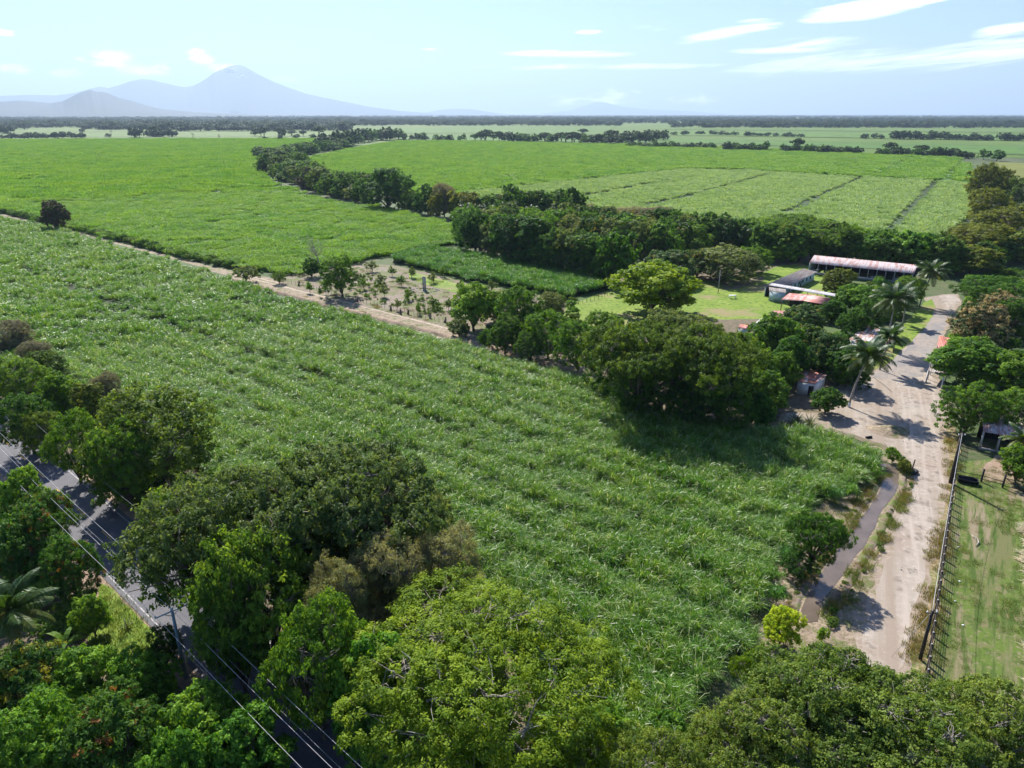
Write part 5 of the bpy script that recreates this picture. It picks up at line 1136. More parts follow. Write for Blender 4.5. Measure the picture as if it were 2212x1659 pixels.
# the far woods: one mass nobody could count
g = np.random.default_rng(44)
def woods(bands, name='far_woods', label='hazy dark woodland across the plain below the horizon'):
    X, Y, S = [], [], []
    for (xa, xb, ya, yb, n, thr) in bands:
        px = g.uniform(xa, xb, n); py = g.uniform(ya, yb, n)
        for a, b in zip(px, py):
            p = W(a, b)
            X.append(p.x); Y.append(p.y); S.append(g.uniform(.8, 1.6))
    X = np.array(X); Y = np.array(Y); S = np.array(S)
    m = lowf(X, Y, .0011, 3) > -.62
    X, Y, S = X[m], Y[m], S[m]
    cs = []
    for i in range(3):
        cs.append(bpy.data.objects.new('woods_tree_%d' % i, far_mesh('far', i, 'farleaf')))
    cs.append(bpy.data.objects.new('woods_tree_9', far_mesh('farumb', 0, 'farleaf')))
    sc = np.c_[S * 2.1, S * 2.1, S * g.uniform(1.2, 1.9, len(S))]
    scatter(name, np.c_[X, Y, np.zeros(len(X))], coll(name + '_set', cs), sc, label, 'woodland', None)
woods([(-150, 760, 255.6, 262, 2600, 0), (-150, 760, 262, 276, 2400, 0), (300, 760, 270, 284, 500, 0), (-150, 60, 276, 280, 60, 0), (180, 400, 277, 281, 170, 0), (700, 1340, 255.6, 262, 2000, 0), (700, 1340, 262, 272, 1100, 0),
       (-150, 2360, 250.6, 255.6, 5200, 0), (1300, 2360, 255.6, 262, 2600, 0), (1300, 2360, 262, 267, 900, 0), (1520, 2360, 268, 277, 900, 0), (1450, 1760, 268, 276, 200, 0)])

# ---------------------------------------------------------------- palms
def palm_meshes(seed, ht, nf=24, fl=3.8, lean=(.9, .2), lowpoly=False, wild=0.0):
    g = np.random.default_rng(seed)
    a = MB(); top = np.array([lean[0], lean[1], ht])
    pts = [np.array([lean[0] * u ** 1.6, lean[1] * u ** 1.6, ht * u]) for u in np.linspace(0, 1, 7)]
    a.tube([(0, 0, -.3)] + pts, [.22, .2] + [.2 - .07 * u for u in np.linspace(.1, 1, 6)], 8)
    Q, Tn = [], []
    b = MB()
    nl = 16 if lowpoly else 34
    for k in range(nf):
        az = k * 2.39996 + g.uniform(-.2, .2); u = k / nf
        e0 = R(78) - u * R(95) + g.normal() * .1; L = fl * g.uniform(.85, 1.12)
        drop = g.uniform(1.0, 1.7)
        P = top.copy(); ph = e0; S = 10; path = [P.copy()]; dirs = []
        for s in range(S):
            d = np.array([math.cos(az) * math.cos(ph), math.sin(az) * math.cos(ph), math.sin(ph)]); dirs.append(d)
            P = P + d * L / S; path.append(P.copy()); ph -= drop / S * (.5 + s / S * 1.2)
            ph = max(ph, -1.45)
        dirs.append(dirs[-1])
        b.tube(path[::2], [.045, .035, .03, .02, .015, .008], 4)
        path = np.array(path); dirs = np.array(dirs); side0 = np.array([-math.sin(az), math.cos(az), 0])
        for q in range(nl):
            v = .12 + .88 * q / nl; i = min(int(v * S), S - 1); f = v * S - i
            c = path[i] * (1 - f) + path[i + 1] * f; d = dirs[i]
            ll = .95 * math.sin(PI * min(1, .12 + v * .9)) ** .6 * fl / 3.8
            for sg in (-1, 1):
                lf = unit(side0 * sg * .9 + d * .55 + np.array([0, 0, -.25 - .25 * g.uniform()]))
                e = c + lf * ll * g.uniform(.85, 1.1) + np.array([0, 0, -.18 * ll]); md = c + lf * ll * .5
                wv = d * (.07 if not lowpoly else .10)
                Q.append([c - wv * .6, c + wv * .6, md + wv, md - wv]); Q.append([md - wv, md + wv, e + wv * .1, e - wv * .1])
                tt = np.clip(.15 + u * .7 + g.normal() * .12, 0, 1); Tn += [tt, tt]
    crown = quads_mesh('palm_crown', np.array(Q), np.array(Tn), [M['palm'], M['palm']], extra=b)
    n = MB()
    for k in range(7):
        az = g.uniform(0, 2 * PI); c = top + [math.cos(az) * .28, math.sin(az) * .28, -.25 - g.uniform(0, .2)]
        vs = []; 
        for i in range(5):
            th = PI * i / 4
            for j in range(6): vs.append((c[0] + .13 * math.sin(th) * math.cos(j * PI / 3), c[1] + .13 * math.sin(th) * math.sin(j * PI / 3), c[2] + .17 * math.cos(th)))
        n.add(vs, [(i * 6 + j, (i + 1) * 6 + j, (i + 1) * 6 + (j + 1) % 6, i * 6 + (j + 1) % 6) for i in range(4) for j in range(6)])
    return crown, a.mesh('palm_trunk', [M['barkpale']], True), n.mesh('coconuts', [M['brickred']], True)
def palm(px, py, meshes, label, rz=0.0, sc=1.0, loc=None, group='coconut palms beside the dirt road', ring=False):
    p = W(px, py) if loc is None else Vector(loc)
    root = link('coconut_palm', None); root.location = (p.x, p.y, 0); root.rotation_euler = (0, 0, rz); root.scale = (sc,) * 3
    tag(root, label, 'palm tree', group)
    link('crown', meshes[0], root); link('trunk', meshes[1], root)
    if len(meshes) > 2: link('coconuts', meshes[2], root)
    if ring:
        b = MB(); b.tube([(0, 0, 0), (0, 0, .9)], [.29, .28], 10); link('painted_band', b.mesh('painted_band', [M['white']], True), root)
pmA = palm_meshes(1, 9.8, lean=(2.0, .3), fl=5.4, nf=30); pmB = palm_meshes(2, 11.6, lean=(.4, .5), fl=5.6, nf=34); pmC = palm_meshes(3, 9.6, lean=(1.9, .2), fl=5.2, nf=30)
palm(1833, 880, pmA, 'coconut palm with a white-painted foot, nearest of the palms by the plaza', ring=True)
palm(1912, 757, pmB, 'tallest coconut palm, middle one beside the dirt road')
palm(1986, 662, pmC, 'coconut palm farthest up the dirt road with a leaning trunk')
palm(1900, 800, palm_meshes(4, 7.4, lean=(.8, -.4), fl=3.6, nf=20), 'shorter coconut palm between the nearest and the middle palm')
palm(1950, 700, palm_meshes(5, 7.0, lean=(-.5, .2), fl=3.6, nf=20), 'short coconut palm between the middle and the farthest palm')
# near palm bottom left
q = W(18, 1320, 7.5); palm(0, 0, palm_meshes(6, 7.5, lean=(0, 0), fl=4.4, nf=24), 'big coconut palm cut by the left edge below the mango trees', loc=(q.x, q.y, 0), group=None, rz=.4)
q = W(2212, 950, 5.0); palm(0, 0, palm_meshes(7, 5.0, lean=(0, 0), fl=3.4, nf=18, lowpoly=True), 'young coconut palm at the right edge beside the shed', loc=(q.x, q.y, 0), group=None)
lp = [palm_meshes(8, 8.5, lean=(.5, 0), fl=4.2, nf=20, lowpoly=True), palm_meshes(9, 8.0, lean=(-.4, .2), fl=4.0, nf=20, lowpoly=True)]
for i, (px, py, lb) in enumerate(((1003, 488, 'small distant coconut palm leftmost in the belt'), (1028, 492, 'small distant coconut palm second from the left in the belt'), (1057, 492, 'small distant coconut palm with pale upright fronds, third in the belt'),
                                  (1108, 480, 'small distant coconut palm below the tall dark tree'), (1146, 497, 'small distant coconut palm behind the second orchard row'), (1192, 499, 'small distant coconut palm among the middle orchard trees'),
                                  (1258, 500, 'small distant coconut palm in front of the dry scrub'), (1345, 512, 'small distant coconut palm at the right of the dry scrub'), (1555, 545, 'small distant coconut palm above the huge round mango'), (1600, 545, 'small distant coconut palm left of the flat raintrees'))):
    palm(px, py, lp[i % 2][:2], lb, rz=i * 1.3, group='coconut palms behind the orchard')

# banana plant and spiky pandan
def rosette(px, py, n, L, w, mat, label, name, cat, up=(R(40), R(80)), drop=1.0, seed=1, h0=.2, trunk=None):
    p = W(px, py); g = np.random.default_rng(seed)
    root = link(name, None); root.location = (p.x, p.y, 0); tag(root, label, cat)
    Q, Tn = [], []
    for k in range(n):
        az = g.uniform(0, 2 * PI); ph = g.uniform(*up); LL = L * g.uniform(.7, 1.1); P = np.array([0, 0, h0]) + g.normal(size=3) * .1; S = 5; sd = np.array([-math.sin(az), math.cos(az), 0])
        pr = [.25, .9, 1, .9, .6, .05]; tt = g.uniform()
        for s in range(S):
            d = np.array([math.cos(az) * math.cos(ph), math.sin(az) * math.cos(ph), math.sin(ph)]); P2 = P + d * LL / S
            Q.append([P - sd * w * pr[s], P + sd * w * pr[s], P2 + sd * w * pr[s + 1], P2 - sd * w * pr[s + 1]]); Tn.append(tt); P = P2; ph -= drop / S
    link('leaves', quads_mesh('leaves', np.array(Q), np.array(Tn), [M[mat]]), root)
    tb = MB(); tb.tube([(0, 0, -.1), (0, 0, h0)], [.14, .1], 8); link('stem', tb.mesh('stem', [M['bark']], True), root)
rosette(150, 1420, 9, 2.2, .28, 'banana', 'pale yellow-green banana plant below the coconut palm fronds', 'banana_plant', 'plant', seed=2, h0=1.4, drop=1.5)
rosette(105, 1425, 7, 1.8, .24, 'banana', 'smaller banana plant left of the pale one', 'banana_plant', 'plant', seed=3, h0=1.0, drop=1.5)
rosette(275, 1355, 16, 1.1, .05, 'agave', 'small spiky plant on the grass beside the asphalt road', 'spiky_plant', 'plant', seed=4, drop=.9)
for i, (px, py, lb) in enumerate(((1717, 925, 'big spiky pandan clump at the cane corner, left one'), (1748, 930, 'big spiky pandan clump at the cane corner, right one'))):
    rosette(px, py, 130, 3.0, .07, 'agave', lb, 'pandan_clump', 'plant', seed=5 + i, h0=.5, up=(R(5), R(85)), drop=1.2)
rosette(668, 622, 10, 1.9, .2, 'mid', 'young banana plant beside the fence', 'banana_plant', 'plant', seed=8, h0=.8, drop=1.3)

# ================================================================== BUILDINGS
def corrugated(name, c, mat, parent, waves=28, amp=.05, thick=.05):
    """c: four corners, front-left, front-right, back-right, back-left; corrugation runs front to back"""
    fl, fr, br, bl = [np.array(v, float) for v in c]
    n = waves * 4; vs = []; fs = []; uv = []
    Lw = np.linalg.norm(fr - fl); Ld = np.linalg.norm(bl - fl)
    nrm = unit(np.cross(fr - fl, bl - fl)); nrm = nrm if nrm[2] > 0 else -nrm
    for i in range(n + 1):
        u = i / n; o = nrm * amp * math.sin(u * waves * 2 * PI)
        a = fl + (fr - fl) * u; b = bl + (br - bl) * u
        vs += [tuple(a + o), tuple(b + o), tuple(a + o - nrm * thick), tuple(b + o - nrm * thick)]; uv += [(u * Lw, 0), (u * Lw, Ld), (u * Lw, 0), (u * Lw, Ld)]
    for i in range(n):
        k = i * 4
        fs += [(k, k + 4, k + 5, k + 1), (k + 2, k + 3, k + 7, k + 6), (k, k + 2, k + 6, k + 4), (k + 1, k + 5, k + 7, k + 3)]
    fs += [(0, 1, 3, 2), (n * 4, n * 4 + 2, n * 4 + 3, n * 4 + 1)]
    m = MB(); m.add(vs, fs); me = m.mesh(name, [M[mat]])
    ul = me.uv_layers.new(name='UVMap')
    li = np.empty(len(me.loops), dtype=np.int32); me.loops.foreach_get('vertex_index', li)
    ul.data.foreach_set('uv', np.array(uv)[li].ravel())
    return link(name, me, parent)
def wall(name, a, b, z0, z1, th, mat, parent, z1b=None):
    a = np.array(a[:2], float); b = np.array(b[:2], float); d = (b - a) / np.linalg.norm(b - a); nn = np.array([-d[1], d[0]]) * th / 2
    z1b = z1 if z1b is None else z1b
    m = MB()
    pts = [(*(a - nn), z0), (*(b - nn), z0), (*(b + nn), z0), (*(a + nn), z0), (*(a - nn), z1), (*(b - nn), z1b), (*(b + nn), z1b), (*(a + nn), z1)]
    m.add(pts, [(3, 2, 1, 0), (4, 5, 6, 7), (0, 1, 5, 4), (1, 2, 6, 5), (2, 3, 7, 6), (3, 0, 4, 7)])
    return link(name, m.mesh(name, [M[mat]]), parent)
def lerp(a, b, u): return np.array(a, float) * (1 - u) + np.array(b, float) * u
def post(x, y, z0, z1, parent, mat='post', w=.16, name='post'):
    m = MB(); m.box((x, y, (z0 + z1) / 2), (w, w, z1 - z0)); return link(name, m.mesh(name, [M[mat]]), parent)
def bld(name, label, cat='building'):
    o = link(name, None); tag(o, label, cat); return o
def depth(fl, fr, dep, dz):
    fl = np.array(fl, float); fr = np.array(fr, float); d = (fr - fl); d[2] = 0; d /= np.linalg.norm(d); nn = np.array([-d[1], d[0], 0]); nn = nn if nn[1] > 0 else -nn
    return fr + nn * dep + [0, 0, dz], fl + nn * dep + [0, 0, dz]

# long open barn
b = bld('open_barn', 'long open barn with a weathered pink and white sheet roof', 'barn')
FL, FR = W(1748, 568, 3.8), W(1975, 591, 3.8); BR, BL = depth(FL, FR, 7.0, 1.5)
corrugated('roof', (FL, FR, BR, BL), 'roofpink', b, 50)
BR2, BL2 = depth(FL, FR, 13.5, 0.0); corrugated('rear_roof', (BL, BR, BR2, BL2), 'roofpink', b, 50)
F0, F1 = lerp(FL, BL2, .05), lerp(FR, BR2, .05)
for i in range(13):
    u = .01 + .98 * i / 12; q = lerp(F0, F1, u); post(q[0], q[1], 0, 3.66, b, 'concrete', .2)
wall('low_wall', F0, F1, 0, .9, .15, 'concrete', b)
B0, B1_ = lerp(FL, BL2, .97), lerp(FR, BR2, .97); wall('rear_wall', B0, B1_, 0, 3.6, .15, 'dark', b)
wall('end_wall', lerp(FL, BL2, .06), lerp(FL, BL2, .96), 0, 3.5, .15, 'bluewhite', b)
m = MB(); 
for i in range(5):
    q = lerp(F0, F1, .1 + i * .2); m.box((q[0], q[1] + 3, .6), (2.6, 1.1, 1.2))
link('feed_trough', m.mesh('feed_trough', [M['concrete']]), b)

# long white shed with grey-brown roof
b = bld('long_shed', 'long white-walled shed with a grey-brown sheet roof and small windows', 'shed')
FL, FR, BR, BL = W(1645, 619, 3.2), W(1704, 618, 2.7), W(1765, 587, 2.7), W(1735, 580, 3.2)
corrugated('roof', (FL, FR, BR, BL), 'roofgrey', b, 16)
def ins(u, v): return lerp(lerp(FL, FR, u), lerp(BL, BR, u), v)
wall('wall', ins(.9, .03), ins(.9, .97), 0, 2.62, .15, 'bluewhite', b); wall('wall', ins(.1, .03), ins(.1, .97), 0, 2.95, .15, 'bluewhite', b)
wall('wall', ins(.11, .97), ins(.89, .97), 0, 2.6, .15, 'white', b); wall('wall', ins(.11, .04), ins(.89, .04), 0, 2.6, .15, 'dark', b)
a0, a1 = ins(.9, .03), ins(.9, .97); d = unit(a1 - a0); nn = np.array([d[1], -d[0], 0]) * .09
for u in (.28, .42, .56, .70, .84):
    q = lerp(a0, a1, u) + nn; m = MB(); m.box((q[0], q[1], 1.65), (1.1, .08, .85), math.atan2(d[1], d[0])); wdw = link('window', m.mesh('window', [M['dark']]), b)
    m = MB(); m.box((q[0] + nn[0] * .6, q[1] + nn[1] * .6, 1.18), (1.3, .1, .07), math.atan2(d[1], d[0])); link('sill', m.mesh('sill', [M['concrete']]), wdw)
q = lerp(a0, a1, .49) + nn; m = MB(); m.box((q[0], q[1], 1.02), (.95, .08, 2.0), math.atan2(d[1], d[0])); link('door', m.mesh('door', [M['dark']]), b)

# covered walkway
b = bld('covered_walkway', 'narrow white sheet-metal walkway roof on thin posts joining shed and yard', 'walkway')
FL, FR = W(1660, 616, 3.4), W(1830, 645, 3.2); BR, BL = depth(FL, FR, 2.4, .25)
corrugated('roof', (FL, FR, BR, BL), 'roofwhite', b, 30, .03)
for i in range(9):
    q = lerp(lerp(FL, BL, .5), lerp(FR, BR, .5), .02 + .96 * i / 8); post(q[0], q[1], 0, 3.2, b, 'post', .12)
# white hut
b = bld('white_shed_block', 'pale blue-white block under the left end of the walkway', 'shed')
a0, a1 = W(1661, 650), W(1693, 655); dv = np.array([1.3, 3.8, 0]); a2, a3 = np.array(a1) + dv, np.array(a0) + dv
wall('front_wall', a0, a1, 0, 2.9, .15, 'bluewhite', b); wall('side_wall', np.array(a1) + [.09, .02, 0], a2, 0, 2.9, .15, 'bluewhite', b); wall('side_wall', np.array(a0) - [.09, -.02, 0], a3, 0, 2.9, .15, 'white', b); wall('rear_wall', np.array(a3) + [.12, .09, 0], np.array(a2) + [-.12, .09, 0], 0, 2.9, .15, 'white', b)
corrugated('roof', ((a0[0] - .3, a0[1] - .3, 2.96), (a1[0] + .3, a1[1] - .3, 2.96), (a2[0] + .3, a2[1] + .3, 3.1), (a3[0] - .3, a3[1] + .3, 3.1)), 'roofgrey', b, 8, .03)

# red and white gabled roofs
b = bld('red_roofed_stall', 'open stall with a rust-red and white folded sheet roof', 'shed')
A, Bp, C, D = W(1705, 633, 3.5), W(1753, 637, 3.9), W(1735, 650, 3.9), W(1687, 647, 3.1)
corrugated('roof', (D, C, Bp, A), 'roofred', b, 12); E, Fp = W(1795, 644, 3.1), W(1784, 659, 3.0)
corrugated('rear_roof', (Fp, E, Bp + Vector((.05, 0, .05)), C + Vector((.05, 0, .05))), 'roofred', b, 12)
for v in (A, Bp, C, D, E, Fp):
    cx, cy_ = lerp(v, (A + C) / 2 if v in (A, D) else (Bp + Fp) / 2, .08)[:2]; post(cx, cy_, 0, v.z - .2, b)
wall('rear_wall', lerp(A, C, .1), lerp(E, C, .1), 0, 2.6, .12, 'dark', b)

# low red-brown roofed house
b = bld('red_brown_roofed_house', 'low house with a red-brown roof and one whitened corner, half under trees', 'house')
q1, q2, q3, q4 = W(1640, 704, 2.7), W(1690, 697, 2.7), W(1706, 671, 3.0), W(1668, 671, 3.0)
corrugated('roof', (q1, q2, q3, q4), 'roofbrick', b, 16)
for s, e, k in ((q1, q2, 'front_wall'), (q2, q3, 'side_wall'), (q3, q4, 'rear_wall'), (q4, q1, 'side_wall')):
    c = lerp(q1, q3, .5); wall(k, lerp(lerp(s, c, .1), lerp(e, c, .1), .02), lerp(lerp(s, c, .1), lerp(e, c, .1), .98), 0, 2.55, .14, 'white' if k != 'rear_wall' else 'bluewhite', b)
corrugated('white_roof_patch', (W(1625, 703, 2.6), W(1641, 704, 2.66), W(1656, 684, 2.86), W(1640, 690, 2.8)), 'roofwhite', b, 6, .03)
b = bld('small_orange_roof_hut', 'tiny orange-roofed hut almost hidden left of the red-brown roof', 'hut')
q1, q2, q3, q4 = W(1594, 708, 2.4), W(1612, 711, 2.4), W(1616, 702, 2.6), W(1599, 700, 2.6)
corrugated('roof', (q1, q2, q3, q4), 'rooforange', b, 6)
c = lerp(q1, q3, .5)
for s, e in ((q1, q2), (q2, q3), (q3, q4), (q4, q1)): wall('wall', lerp(lerp(s, c, .12), lerp(e, c, .12), .03), lerp(lerp(s, c, .12), lerp(e, c, .12), .97), 0, 2.3, .1, 'white', b)

# rust-striped roof by the palms
b = bld('striped_roof_house', 'house with a white and rust-striped sheet roof behind the middle palm', 'house')
q1, q2, q3, q4 = W(1834, 733, 2.6), W(1872, 748, 2.6), W(1902, 712, 3.2), W(1870, 700, 3.2)
corrugated('roof', (q1, q2, q3, q4), 'roofstripe', b, 12)
c = lerp(q1, q3, .5)
for s, e in ((q1, q2), (q2, q3), (q3, q4), (q4, q1)): wall('wall', lerp(lerp(s, c, .1), lerp(e, c, .1), .02), lerp(lerp(s, c, .1), lerp(e, c, .1), .98), 0, 2.4, .14, 'white', b)
b = bld('pink_roofed_lean_to', 'small pink-roofed lean-to between the palms', 'shed')
q1, q2, q3, q4 = W(1916, 737, 2.3), W(1934, 741, 2.3), W(1934, 727, 2.6), W(1917, 724, 2.6)
corrugated('roof', (q1, q2, q3, q4), 'roofpink', b, 6)
for v in (q1, q2, q3, q4): v2 = lerp(v, lerp(q1, q3, .5), .1); post(v2[0], v2[1], 0, v.z - .12, b)
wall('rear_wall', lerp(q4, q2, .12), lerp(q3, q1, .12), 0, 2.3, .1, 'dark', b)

# hut with rusty roof at plaza
b = bld('rusty_roofed_hut', 'small white hut with a rusty patched roof at the plaza edge', 'hut')
q1, q2, q3, q4 = W(1722, 822, 2.8), W(1762, 829, 2.6), W(1786, 810, 2.7), W(1728, 795, 3.1)
corrugated('roof', (q1, q2, q3, q4), 'roofred', b, 10)
c = lerp(q1, q3, .5)
for s, e, k in ((q1, q2, 'front_wall'), (q2, q3, 'side_wall'), (q3, q4, 'rear_wall'), (q4, q1, 'side_wall')): wall(k, lerp(lerp(s, c, .08), lerp(e, c, .08), .02), lerp(lerp(s, c, .08), lerp(e, c, .08), .98), 0, 2.45, .14, 'white', b)
a0, a1 = lerp(q1, c, .08), lerp(q2, c, .08); d = unit(np.array([a1[0] - a0[0], a1[1] - a0[1], 0])); nn = np.array([d[1], -d[0], 0]) * .1
qq = lerp(a0, a1, .8) + nn; m = MB(); m.box((qq[0], qq[1], 1.0), (.9, .07, 2.0), math.atan2(d[1], d[0])); link('door', m.mesh('door', [M['dark']]), b)

# red roof right of the road
b = bld('orange_roofed_house', 'house with an orange-red sheet roof right of the road, half hidden by trees', 'house')
q1, q2, q3, q4 = W(2022, 757, 2.8), W(2062, 768, 2.8), W(2072, 735, 3.3), W(2030, 725, 3.3)
corrugated('roof', (q1, q2, q3, q4), 'rooforange', b, 12)
c = lerp(q1, q3, .5)
for s, e, k in ((q1, q2, 'front_wall'), (q2, q3, 'side_wall'), (q3, q4, 'rear_wall'), (q4, q1, 'side_wall')): wall(k, lerp(lerp(s, c, .1), lerp(e, c, .1), .02), lerp(lerp(s, c, .1), lerp(e, c, .1), .98), 0, 2.6, .14, 'white', b)
b = bld('open_porch', 'open porch with white posts in the shade at the right side of the plaza', 'porch')
q1, q2, q3, q4 = W(2004, 800, 2.6), W(2040, 815, 2.6), W(2050, 795, 2.8), W(2014, 782, 2.8)
corrugated('roof', (q1, q2, q3, q4), 'roofgrey', b, 8)
for v in (q1, q2, q3, q4): v2 = lerp(v, lerp(q1, q3, .5), .08); post(v2[0], v2[1], 0, v.z - .13, b, 'white', .18)

# dark open shed on the right
b = bld('open_cattle_shed', 'dark open shed with a patched pale roof edge behind the pasture', 'shed')
FL, FR = W(2124, 932, 3.2), W(2240, 952, 3.2); BR, BL = depth(FL, FR, 6, .6)
corrugated('roof', (FL, FR, BR, BL), 'roofpink', b, 18)
F0, F1 = lerp(FL, BL, .05), lerp(FR, BR, .05)
for u in (.02, .34, .66, .98): q = lerp(F0, F1, u); post(q[0], q[1], 0, 3.05, b, 'concrete', .22)
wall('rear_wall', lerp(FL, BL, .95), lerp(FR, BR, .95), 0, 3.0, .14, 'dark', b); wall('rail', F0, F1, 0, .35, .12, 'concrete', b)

# ================================================================== POLES, FENCES, SMALL THINGS
def tubeobj(name, pts, r, mat, parent=None, n=6):
    m = MB(); m.tube(pts, r, n); return link(name, m.mesh(name, [M[mat]], True), parent)
PB = W(402, 1466); PT = 8.15
pole = link('utility_pole', None); pole.location = PB; tag(pole, 'pale blue-grey concrete utility pole with a crossarm beside the shaded asphalt', 'utility pole')
tubeobj('pole', [(0, 0, -.3), (0, 0, 4), (0, 0, PT)], [.19, .16, .12], 'poleblue', pole, 10)
armv = Vector((rn[0], rn[1], 0)) * 1.0
e1 = W(335, 1336, PT - .1) - PB; e2 = W(404, 1306, PT - .1) - PB
tubeobj('crossarm', [e1, e2], .065, 'poleblue', pole)
for e in (e1, e2, (e1 + e2) / 2):
    tubeobj('insulator', [e + Vector((0, 0, .05)), e + Vector((0, 0, .16)), e + Vector((0, 0, .30))], [.05, .085, .05], 'white', pole, 8)
tubeobj('brace', [Vector((0, 0, PT - .9)), e2 * .6 + Vector((0, 0, (PT - .1) * .4 - .02))], .03, 'poleblue', pole); tubeobj('brace', [Vector((0, 0, PT - .9)), e1 * .6 + Vector((0, 0, (PT - .1) * .4 - .02))], .03, 'poleblue', pole)
def span(p, s0, s1, sag, n=24):
    out = []
    for i in range(n + 1):
        u = i / n; s = s0 + (s1 - s0) * u
        out.append((p[0] + rd[0] * s, p[1] + rd[1] * s, p[2] - sag * 4 * u * (1 - u)))
    return out
cab = [(PB + e2, 'outer power cable over the asphalt, on the right insulator'), (PB + (e1 + e2) / 2, 'middle power cable through the pole top'), (PB + e1, 'inner power cable on the left insulator')]
for i, (p, lb) in enumerate(cab):
    m = MB(); q = (p.x, p.y, p.z + .3); m.tube(span(q, 0, 62, .7), .015, 4); m.tube(span(q, 0, -60, .6), .015, 4)
    tag(link('power_cable', m.mesh('power_cable', [M['wire']], True)), lb, 'cable', 'cables along the asphalt road')
for off, z, lb in ((-1.0, 6.6, 'lower neutral cable running below the three upper cables'), (-6.2, 7.2, 'thin cable along the far side of the asphalt road')):
    q = (PB.x + rn[0] * off * 1.0, PB.y + rn[1] * off * 1.0, z); m = MB(); m.tube(span(q, 0, 62, .7), .009, 4); m.tube(span(q, 0, -60, .6), .009, 4)
    tag(link('power_cable', m.mesh('power_cable', [M['wire']], True)), lb, 'cable', 'cables along the asphalt road')

def simple_pole(px, py, tx, ty, label, mat='polewood', r=.15, arm=True):
    b0 = W(px, py); best = min(np.arange(3, 13, .05), key=lambda z: abs(proj(b0.x, b0.y, z)[1] - ty)); top = W(tx, ty, best)
    o = link('utility_pole', None); o.location = b0; tag(o, label, 'utility pole')
    t = top - b0; t.x *= 1.0; t = Vector((0, 0, best))
    tubeobj('pole', [(0, 0, -.3), (0, 0, best)], [r * 1.2, r], mat, o, 8)
    if arm:
        tubeobj('crossarm', [(-.5, 0, best - .3), (.5, 0, best - .3)], .05, mat, o)
        for s in (-.45, .45): tubeobj('insulator', [(s, 0, best - .26), (s, 0, best - .05)], .07, 'white', o)
    return b0 + Vector((0, 0, best))
P1 = simple_pole(1987, 1426, 1999, 1319, 'dark timber pole standing next to the capped fence, nearer one')
P2 = simple_pole(2052, 1044, 2064, 937, 'dark timber pole at the top end of the capped fence', r=.2)
P3 = simple_pole(2003, 820, 2010, 775, 'pale leaning post at the right side of the plaza', mat='concrete', arm=False, r=.12)
P4 = simple_pole(1551, 634, 1557, 584, 'thin tall pole on the lawn in front of the huge mango', mat='concrete', arm=False, r=.1)
for a, c, lb in ((P1, P2, 'single wire between the two timber poles'),):
    m = MB(); m.tube([tuple(a + (c - a) * (i / 20) - Vector((0, 0, 1.2 * 4 * (i / 20) * (1 - i / 20)))) for i in range(21)], .022, 4)
    tag(link('wire', m.mesh('wire', [M['wire']])), lb, 'cable')
m = MB(); st = W(1925, 1420); m.tube([tuple(P1), tuple(Vector((st.x, st.y, 0)))], .018, 4); tag(link('stay_wire', m.mesh('stay_wire', [M['wire']])), 'slanting stay wire from the nearer timber pole to the road', 'cable')

# capped post fence
fence = link('capped_fence', None); tag(fence, 'dark wire fence of posts with white caps between dirt road and pasture', 'fence')
a = W(2053.4, 1099.7, 1.87); b2 = W(2023.8, 1317.7, 1.87); stp = (b2 - a) / 12
pm = MB(); pm.box((0, 0, .9), (.2, .2, 1.8)); pme = pm.mesh('post', [M['polewood']]); cm_ = MB(); cm_.box((0, 0, 1.84), (.14, .14, .07)); cme = cm_.mesh('cap', [M['concrete']])
fpos = []
for i in range(-22, 26):
    q = a + stp * i
    if q.y < 46: break
    fpos.append((q.x, q.y)); o = link('post', pme, fence); o.location = (q.x, q.y, 0); c = link('cap', cme, o)
for z in (.2, .45, .7, .95, 1.2, 1.45, 1.7):
    m = MB(); m.tube([(x, y, z) for x, y in fpos], .028, 4); link('wire', m.mesh('wire', [M['polewood']]), fence)
# cross fence with gate
cf = link('rail_fence', None); tag(cf, 'short post and rail fence with a gate across the pasture', 'fence')
cp = [W(2059, 1030), W(2119, 1041), W(2165, 1054), W(2212, 1066), W(2260, 1078)]
for q in cp: post(q.x, q.y, 0, 2.1, cf, 'polewood', .2)
for z in (.5, 1.0): tubeobj('rail', [(q.x, q.y, z) for q in cp[:3]], .045, 'polewood', cf)
tubeobj('brace', [(cp[2].x, cp[2].y, 1.7), (cp[3].x, cp[3].y, .2)], .06, 'polewood', cf); tubeobj('rail', [(cp[2].x, cp[2].y, .4), (cp[3].x, cp[3].y, .4)], .05, 'polewood', cf); tubeobj('rail', [(cp[2].x, cp[2].y, 1.6), (cp[3].x, cp[3].y, 1.6)], .05, 'polewood', cf)
# long black half-tube, open side up
q0, q1 = W(2068, 1040), W(2112, 1048); m = MB(); K = 9; L = (q1 - q0).length; d = (q1 - q0).normalized(); nn = Vector((-d.y, d.x, 0)); vs = []; S = 8
for i in range(S + 1):
    for k in range(K):
        th = PI * k / (K - 1); w_ = .7 * (.75 + .25 * math.sin(PI * i / S)); vs.append(q0 + d * (L * i / S) + nn * (w_ * math.cos(th)) + Vector((0, 0, .75 - .65 * math.sin(th))))
fs = [(i * K + k, (i + 1) * K + k, (i + 1) * K + k + 1, i * K + k + 1) for i in range(S) for k in range(K - 1)] + [tuple(range(K)), tuple(S * K + k for k in range(K))[::-1]]
m.add(vs, fs); tr_ = link('black_half_tube', m.mesh('black_half_tube', [M['rubber']], True)); tag(tr_, 'long black half-tube lying along the cross fence', 'trough')
sd_ = tr_.modifiers.new('s', 'SOLIDIFY'); sd_.thickness = .05

